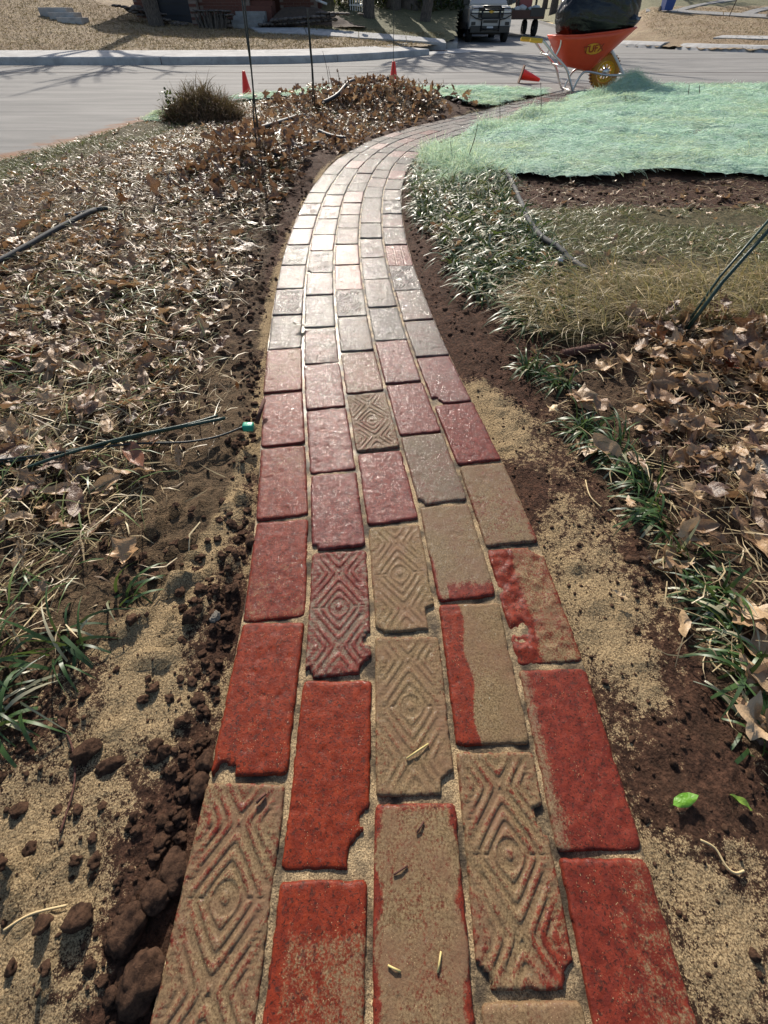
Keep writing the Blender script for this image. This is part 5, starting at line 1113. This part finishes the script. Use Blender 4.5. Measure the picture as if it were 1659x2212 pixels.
# ------------------------------------------------------------------ grass and straw
def field(name, P, n, L, W, m, up=(.2, 1.), bend=1., label='', cat='grass', dens=None, dirb=None, segs=3, zoff=.0, dry=None, curlk=.0, hfun=None, parent=None):
    q = sample(P, n)
    if dens is not None: q = q[rng.random(len(q)) < dens(q[:, 0], q[:, 1])]
    _, o = proj(q[:, 0], q[:, 1]); q = q[np.abs(o) > HALF+.02]; n = len(q)
    z = (hfun or yh)(q[:, 0], q[:, 1])+zoff*rng.random(n)
    a = rng.random(n)*6.28; D = np.stack([np.cos(a), np.sin(a), rng.uniform(*up, n)], 1)
    if dirb is not None: D[:, :2] = D[:, :2]*.35+np.array(dirb)
    o = blades(name, np.concatenate([q, z[:, None]], 1), D, rng.uniform(*L, n), rng.uniform(*W, n), bend, m, segs, curl=rng.normal(0, curlk, (n, 3)) if curlk else None, colg=None if dry is None else np.clip(rng.normal(dry[0], dry[1], n), 0, 1), parent=parent)
    if not parent: tag(o, label, cat, kind='stuff')
    return o
dl = lambda x, y: densL(x, y)*.9+.06
field('dry_straw', LEAFL, 32000, (.03, .12), (.0014, .0038), M['straw'], (0, .35), .7, 'dead straw and stalks mixed into the left litter', 'straw', dl, zoff=.03, curlk=.9, dry=(.25, .4))
field('grass_blades', LEAFL, 9000, (.04, .13), (.0018, .0042), M['turf'], (.15, .8), 1.1, 'thin green grass growing through the left litter', 'grass', lambda x, y: densL(x, y)*ss(-.05, .3, fbm(x, y, 2.6, 3, 91)+.3*gauss(x, y, -.62, 1.5, .35, .5)+.2*(y < 1.1)+.05), zoff=.045, dry=(.04, .25))
field('turf_edge', [(-3.9, 1.6), (-3.0, 1.8), (-2.2, 2.9), (-1.95, 3.9), (-1.8, 5.2), (-2.3, 5.3), (-2.5, 4.4), (-2.8, 3.5), (-3.4, 2.5)], 13000, (.02, .055), (.002, .0045), M['moss'], (.4, 1.2), .8, 'short mossy green grass along the street edge at left', 'grass', lambda x, y: ss(-.35, .25, fbm(x, y, 2.2, 3, 17)+.32-.35*(x > -2.35)), dry=(.12, .25))
field('turf_patch', TURFR, 26000, (.025, .065), (.0015, .003), M['turf'], (.2, 1.1), .9, 'thin mixed green and dry turf below the netting', 'grass', lambda x, y: ss(-.5, .05, fbm(x, y, 3.5, 3, 19)), dry=(.42, .35))
field('dry_straw', STRAW, 5200, (.06, .22), (.0013, .0032), M['straw'], (.05, .6), .8, 'long pale dead grass combed sideways on the right', 'straw', None, dirb=(-.55, -.1), zoff=.05, dry=(.12, .3), curlk=.8, segs=4)
field('grass_blades', STRAW, 2600, (.06, .13), (.0015, .003), M['turf'], (.2, .7), 1., 'olive grass mixed into the pale dead grass', 'grass', None, dirb=(-.5, -.1), zoff=.03, dry=(.5, .3))
field('dry_straw', LEAFR, 2600, (.03, .10), (.0012, .003), M['straw'], (0, .3), .6, 'dead straw mixed into the right litter', 'straw', densR, zoff=.03, curlk=.8, dry=(.2, .3))
field('dry_straw', [(.6, 2.4), (3.5, 2.4), (3.5, 3.05), (.6, 3.05)], 1500, (.03, .08), (.0012, .003), M['straw'], (0, .3), .6, 'bits of straw on the dark strip below the netting', 'straw', None, zoff=.01, curlk=.8, dry=(.3, .4))
field('straw_bits', [(-2.4, 2.6), (-1.2, 2.2), (-1.0, 4.5), (-1.6, 5.2), (-2.2, 5)], 5000, (.02, .06), (.0013, .003), M['straw'], (0, .5), .5, 'short dry grass bits between litter and mossy edge', 'straw', None, zoff=.01, curlk=.6, dry=(.4, .4))
field('grass_blades', [(-1.35, 0), (-.6, .05), (-.62, .45), (-.75, .8), (-1.3, .9)], 900, (.07, .16), (.003, .005), M['lir'], (.15, .7), 1.4, 'arching green blades at the left edge near the soil', 'grass', lambda x, y: ss(-.1, .3, fbm(x, y, 5, 2, 5))*.6, dry=(.25, .35), segs=5)
def tuft(label, px, py, n, L, spread=.025, name='liriope_tuft', direction=None, stuff=False, dry=.15, lst=None, gx=None):
    q = gx or G(px, py, .0); a = rng.random(n)*6.28; r = spread*np.sqrt(rng.random(n)); b = rng.random(n)*6.28
    z0 = float(yh(q[0], q[1])[0])
    B = np.stack([q[0]+r*np.cos(b), q[1]+r*np.sin(b), np.full(n, z0-.003)], 1); D = np.stack([np.cos(a), np.sin(a), rng.uniform(.35, 1.5, n)], 1)
    if direction is not None: D[:, :2] = D[:, :2]*.6+np.array(direction)
    arr = (B, D, rng.uniform(.6, 1.15, n)*L, rng.uniform(.0042, .0075, n), rng.uniform(1.6, 3.4, n), (rng.random(n) < dry)*rng.uniform(.5, 1, n))
    if lst is not None: lst.append(arr); return
    V = blades(name, B, D, arr[2], arr[3], arr[4], M['lir'], 6, colg=arr[5]); tag(V, label, 'grass tuft')
for (px, py, n, L, dr_, lb) in [(1150, 800, 46, .12, (-.5, 0), 'green strappy grass tuft leaning onto the soil below the branch'), (1215, 830, 40, .11, (-.3, -.2), 'strappy green tuft next to the broken branch'), (1262, 925, 60, .11, (-.4, -.1), 'bleached and green tuft right of the dark soil'),
      (1335, 985, 55, .12, (-.3, 0), 'dense green tuft left of the flat stone'), (1400, 1060, 36, .12, (-.6, .1), 'long flat green blades below the flat stone'), (1430, 1120, 30, .12, (-.9, 0), 'thin spray of green blades pointing at the path'), (1490, 1215, 24, .09, (-.4, -.3), 'short green tuft at the edge of sandy soil right'),
      (1560, 1290, 30, .12, (-.5, -.1), 'strappy tuft under the right edge leaves'), (1600, 1370, 26, .13, (-.9, 0), 'long blades reaching in from the right edge'), (1640, 1460, 36, .11, (-.5, -.3), 'curled green tuft at the lower right edge'), (1660, 1600, 18, .10, (-.5, .1), 'few green blades at the bottom right edge'),
      (10, 1540, 26, .12, (.5, .2), 'green blade tuft at the left edge above the clods'), (20, 1450, 16, .10, (.4, .1), 'arching green tuft at the middle left edge'), (150, 1400, 22, .12, (.2, -.2), 'thin green blades standing in the left litter'), (250, 1290, 12, .11, (.8, 0), 'single flat green sprig crossing the sand left')]:
    tuft(lb, px, py, n, L, .03, direction=dr_)
lst = []
for p in sample(LIRB, 330): tuft('', 0, 0, 11, .16, .04, lst=lst, gx=(p[0], p[1]), direction=(-.15, -.1), dry=.25)
lst = [(a, b, c, d*1.5, e, f) for a, b, c, d, e, f in lst]
cat_ = [np.concatenate([l[i] for l in lst]) for i in range(6)]
o = blades('liriope_border', cat_[0], cat_[1], cat_[2], cat_[3], cat_[4], M['lir'], 5, colg=cat_[5]); tag(o, 'dense border of dark strappy grass right of the path', 'ground cover', kind='stuff')
field('dry_straw', LIRB, 2600, (.04, .12), (.0015, .0035), M['straw'], (0, .5), 1., 'dead blades lying among the strappy border', 'straw', None, zoff=.04, curlk=.8, dry=(.2, .3))
# ornamental dead grass clump
q = G(430, 283, 0); oc = thing('dead_grass_clump', 'tall rounded clump of dead ornamental grass near the street', 'plant', (q[0], q[1]+.22, 0)); n = 8000
a = rng.random(n)*6.28; r = .36*np.sqrt(rng.random(n)); B = np.stack([r*np.cos(a), r*.7*np.sin(a), (.30-.55*r)*rng.random(n)**1.1], 1); D = np.stack([np.cos(a)*r*3, np.sin(a)*r*3, .9+.5*rng.random(n)], 1)+rng.normal(0, .75, (n, 3))
blades('dead_blades', B, D, rng.uniform(.05, .24, n)*(1.1-.9*r/.36*.5), rng.uniform(.004, .009, n), rng.uniform(.2, 1.8, n), M['clump'], 4, curl=rng.normal(0, .9, (n, 3)), colg=(rng.random(n) < .08)*.8, parent=oc)
n = 120; a = rng.random(n)*6.28; B = np.stack([-.30+.12*rng.random(n), .06*rng.normal(0, 1, n)-.12, .02+.28*rng.random(n)], 1); blades('ivy_leaves', B, rng.normal(0, 1, (n, 3)), rng.uniform(.02, .05, n), rng.uniform(.015, .03, n), .3, M['bush'], 2, parent=oc)
MB().lathe([(.0, 0), (.26, 0), (.22, .12), (.1, .2), (0, .22)], 14).build('crown_base', M['twig'], oc, True)
SD = [(-.95, .28), (-.62, .32), (-.46, .5), (-.40, .75), (-.41, 1.12), (-.75, 1.15), (-1.1, .8)]
field('dry_straw', SD, 1500, (.025, .09), (.0012, .003), M['straw'], (0, .4), .7, 'loose straw thinning out onto the sand left of the path', 'straw', lambda x, y: .3+.7*ss(-.44, -.6, x), zoff=.012, curlk=1.1, dry=(.2, .35))
field('grass_blades', SD, 420, (.04, .10), (.002, .0042), M['turf'], (.1, .7), 1.2, 'sparse green blades thinning out onto the sand left', 'grass', lambda x, y: ss(-.5, -.7, x), zoff=.01, dry=(.15, .25), segs=4)
RD = [(.42, .0), (.9, .0), (.85, .9), (.62, 1.15), (.5, .9)]
field('dry_straw', RD, 420, (.02, .06), (.001, .0022), M['straw'], (0, .3), .7, 'few straw bits on the soil right of the path', 'straw', lambda x, y: .15+.85*ss(.5, .75, x), zoff=.006, curlk=1.2, dry=(.3, .35))
for lb, pts, r in (('white curled root lying on the soil at lower right', [(1512, 1815), (1545, 1832), (1570, 1870), (1590, 1885), (1612, 1880)], .0013), ('looped dead stem on the sandy soil at right', [(1560, 1330), (1530, 1390), (1545, 1440), (1610, 1450), (1659, 1430)], .0016),
                   ('bent dead stem near the green tuft at right', [(1268, 1030), (1275, 1070), (1300, 1095)], .0014), ('pale dead stalk slanting across the litter right of the path', [(1370, 735), (1420, 790), (1500, 835), (1560, 850), (1650, 860)], .0016),
                   ('yellow grass stalk lying on the soil at lower left', [(0, 2010), (60, 1975), (140, 1955)], .0014), ('thin red brown root running down the left soil', [(128, 1555), (152, 1610), (158, 1690), (130, 1800)], .0014)):
    g = [G(*p) for p in pts]; hz = yh([p[0] for p in g], [p[1] for p in g])
    o = MB().tube([tuple(p) for p in spline([(p[0], p[1], float(h)+.005) for p, h in zip(g, hz)], 6)], r, 5).build('dead_stalk', M['log'] if 'root running' in lb else plain('stem', (.50, .38, .2), .6), None, True); tag(o, lb, 'stem')
# ------------------------------------------------------------------ green erosion netting
def net_h(x, y):
    h = yh(x, y)+.034+.022*fbm(x, y, 1.6, 3, 61)+.024*fbm(x, y, 6, 4, 62)
    h = h+.20*gauss(x, y, 3.35, 7.75, .26, .28)+.07*gauss(x, y, 2.75, 7.4, .25, .2)+.06*gauss(x, y, 5.1, 7.6, .5, .3)+.05*gauss(x, y, 3.0, 6.5, .6, .12)+.04*gauss(x, y, 4.2, 6.9, .3, .2)+.05*gauss(x, y, 1.55, 5.75, .25, .25)
    h = h+.045*gauss(x, y, .42, 3.55, .2, .35)+.05*gauss(x, y, .95, 4.9, .2, .2)
    return h+.012*np.sin(y*9+2*fbm(x, y, 1.2, 2, 63)*4)
def netting(label, P, n, cell, lenr, wid):
    t = thing('erosion_netting', label, 'netting'); Pn = np.array(P)
    xs = np.arange(Pn[:, 0].min(), Pn[:, 0].max(), cell); ys = np.arange(Pn[:, 1].min(), Pn[:, 1].max(), cell*1.0)
    X, Y = np.meshgrid(xs, ys); fx, fy = X.ravel(), Y.ravel(); jx = fx+.03*fbm(fx, fy, 3, 2, 5); jy = fy+.04*fbm(fx, fy, 4, 2, 6)
    ny, nx = X.shape; ii = np.arange(ny*nx).reshape(ny, nx); F = np.stack([ii[:-1, :-1].ravel(), ii[:-1, 1:].ravel(), ii[1:, 1:].ravel(), ii[1:, :-1].ravel()], 1)
    ins = inpoly(jx, jy, P); F = F[ins[F].all(1)]
    mk('mat', np.stack([jx, jy, net_h(fx, fy)-.012], 1), F, M['net'], t)
    q = sample(P, n); keepd = rng.random(n) < np.clip(7./(q[:, 1]+.5), .35, 1); q = q[keepd]; n = len(q); z = net_h(q[:, 0], q[:, 1])-.01+.022*rng.random(n)
    a = rng.normal(0, .75, n); D = np.stack([np.cos(a), np.sin(a)*.9, rng.uniform(-.05, .45, n)], 1); sc = 1+.12*q[:, 1]
    o = blades('fibre_mass', np.stack([q[:, 0], q[:, 1], z], 1), D, rng.uniform(*lenr, n), rng.uniform(*wid, n)*sc, .8, M['fibre'], 3, curl=rng.normal(0, .9, (n, 3))*np.array([1, 1, .5]), colg=np.clip(fbm(q[:, 0], q[:, 1], 2.2, 3, 5)+rng.normal(.05, .2, n)+.35*gauss(q[:, 0], q[:, 1], .6, 4.0, .3, 1.)+.35*gauss(q[:, 0], q[:, 1], 1.6, 5.9, .6, .5), 0, 1), parent=t, taper=False); tag(o, kind='stuff')
    return t
nr = netting('large pale green erosion netting spread over the right lawn', NETR, 90000, .03, (.04, .12), (.0014, .0030))
nl = netting('narrow strip of green netting between the leaf pile and street', NETL, 17000, .03, (.04, .12), (.0013, .0026))
nq = netting('small scrap of green netting left of the dead grass clump', [(-2.38, 5.25), (-2.05, 5.15), (-1.95, 5.6), (-2.1, 6.0), (-2.3, 5.9)], 1800, .03, (.04, .1), (.0016, .003))
# wispy loose fibres heaped at the path side edge
n = 15000; cx_ = rng.choice([.42, .55, .36, .95, 1.5, 3.35, 2.75], n, p=[.18, .15, .15, .1, .12, .2, .1]); m_ = {.42: (3.5, .13, .28), .55: (3.3, .12, .18), .36: (3.9, .08, .25), .95: (4.95, .15, .2), 1.5: (5.75, .25, .22), 3.35: (7.75, .26, .25), 2.75: (7.4, .2, .15)}
pr = np.array([m_[float(c)] for c in cx_]); x = cx_+rng.normal(0, 1, n)*pr[:, 1]; y = pr[:, 0]+rng.normal(0, 1, n)*pr[:, 2]; _, o_ = proj(x, y); k = o_ > HALF+.06; x, y, n = x[k], y[k], int(k.sum())
a = rng.random(n)*6.28; o = blades('fibre_mass', np.stack([x, y, net_h(x, y)-.02+.05*rng.random(n)**2], 1), np.stack([np.cos(a), np.sin(a), rng.uniform(0, 1.1, n)], 1), rng.uniform(.05, .12, n), rng.uniform(.0014, .0026, n), 1.2, M['fibre'], 4, curl=rng.normal(0, 1.2, (n, 3)), colg=np.clip(rng.normal(.35, .3, n), 0, 1), parent=nr, taper=False); tag(o, kind='stuff')
# dry tufts standing on the far lawn so its edge and surface are not smooth
def lawnfield(P, n, zf, dry): 
    q = sample(P, n); a = rng.random(n)*6.28; z = zf(q[:, 0], q[:, 1])
    o = blades('lawn_grass', np.stack([q[:, 0], q[:, 1], z], 1), np.stack([np.cos(a), np.sin(a), rng.uniform(.3, 1.2, n)], 1), rng.uniform(.04, .13, n), rng.uniform(.010, .022, n), .9, M['lawnb'], 2, colg=np.clip(rng.normal(dry, .4, n), 0, 1)); return o
tag(lawnfield([(-11, 16.6), (-2.6, 16.9), (.3, 19.6), (2.5, 24.2), (2.5, 25), (-4.5, 24), (-8, 24.6), (-17, 30), (-20, 26), (-16, 16.6)], 36000, lz, .35), 'coarse dry grass over the lawn across the street', 'grass', kind='stuff')
tag(lawnfield([(13.2, 21), (24, 20.4), (30, 34), (15, 36), (12.6, 29), (12, 26)], 20000, tright, .3), 'coarse dry grass over the right hand lawn', 'grass', kind='stuff')
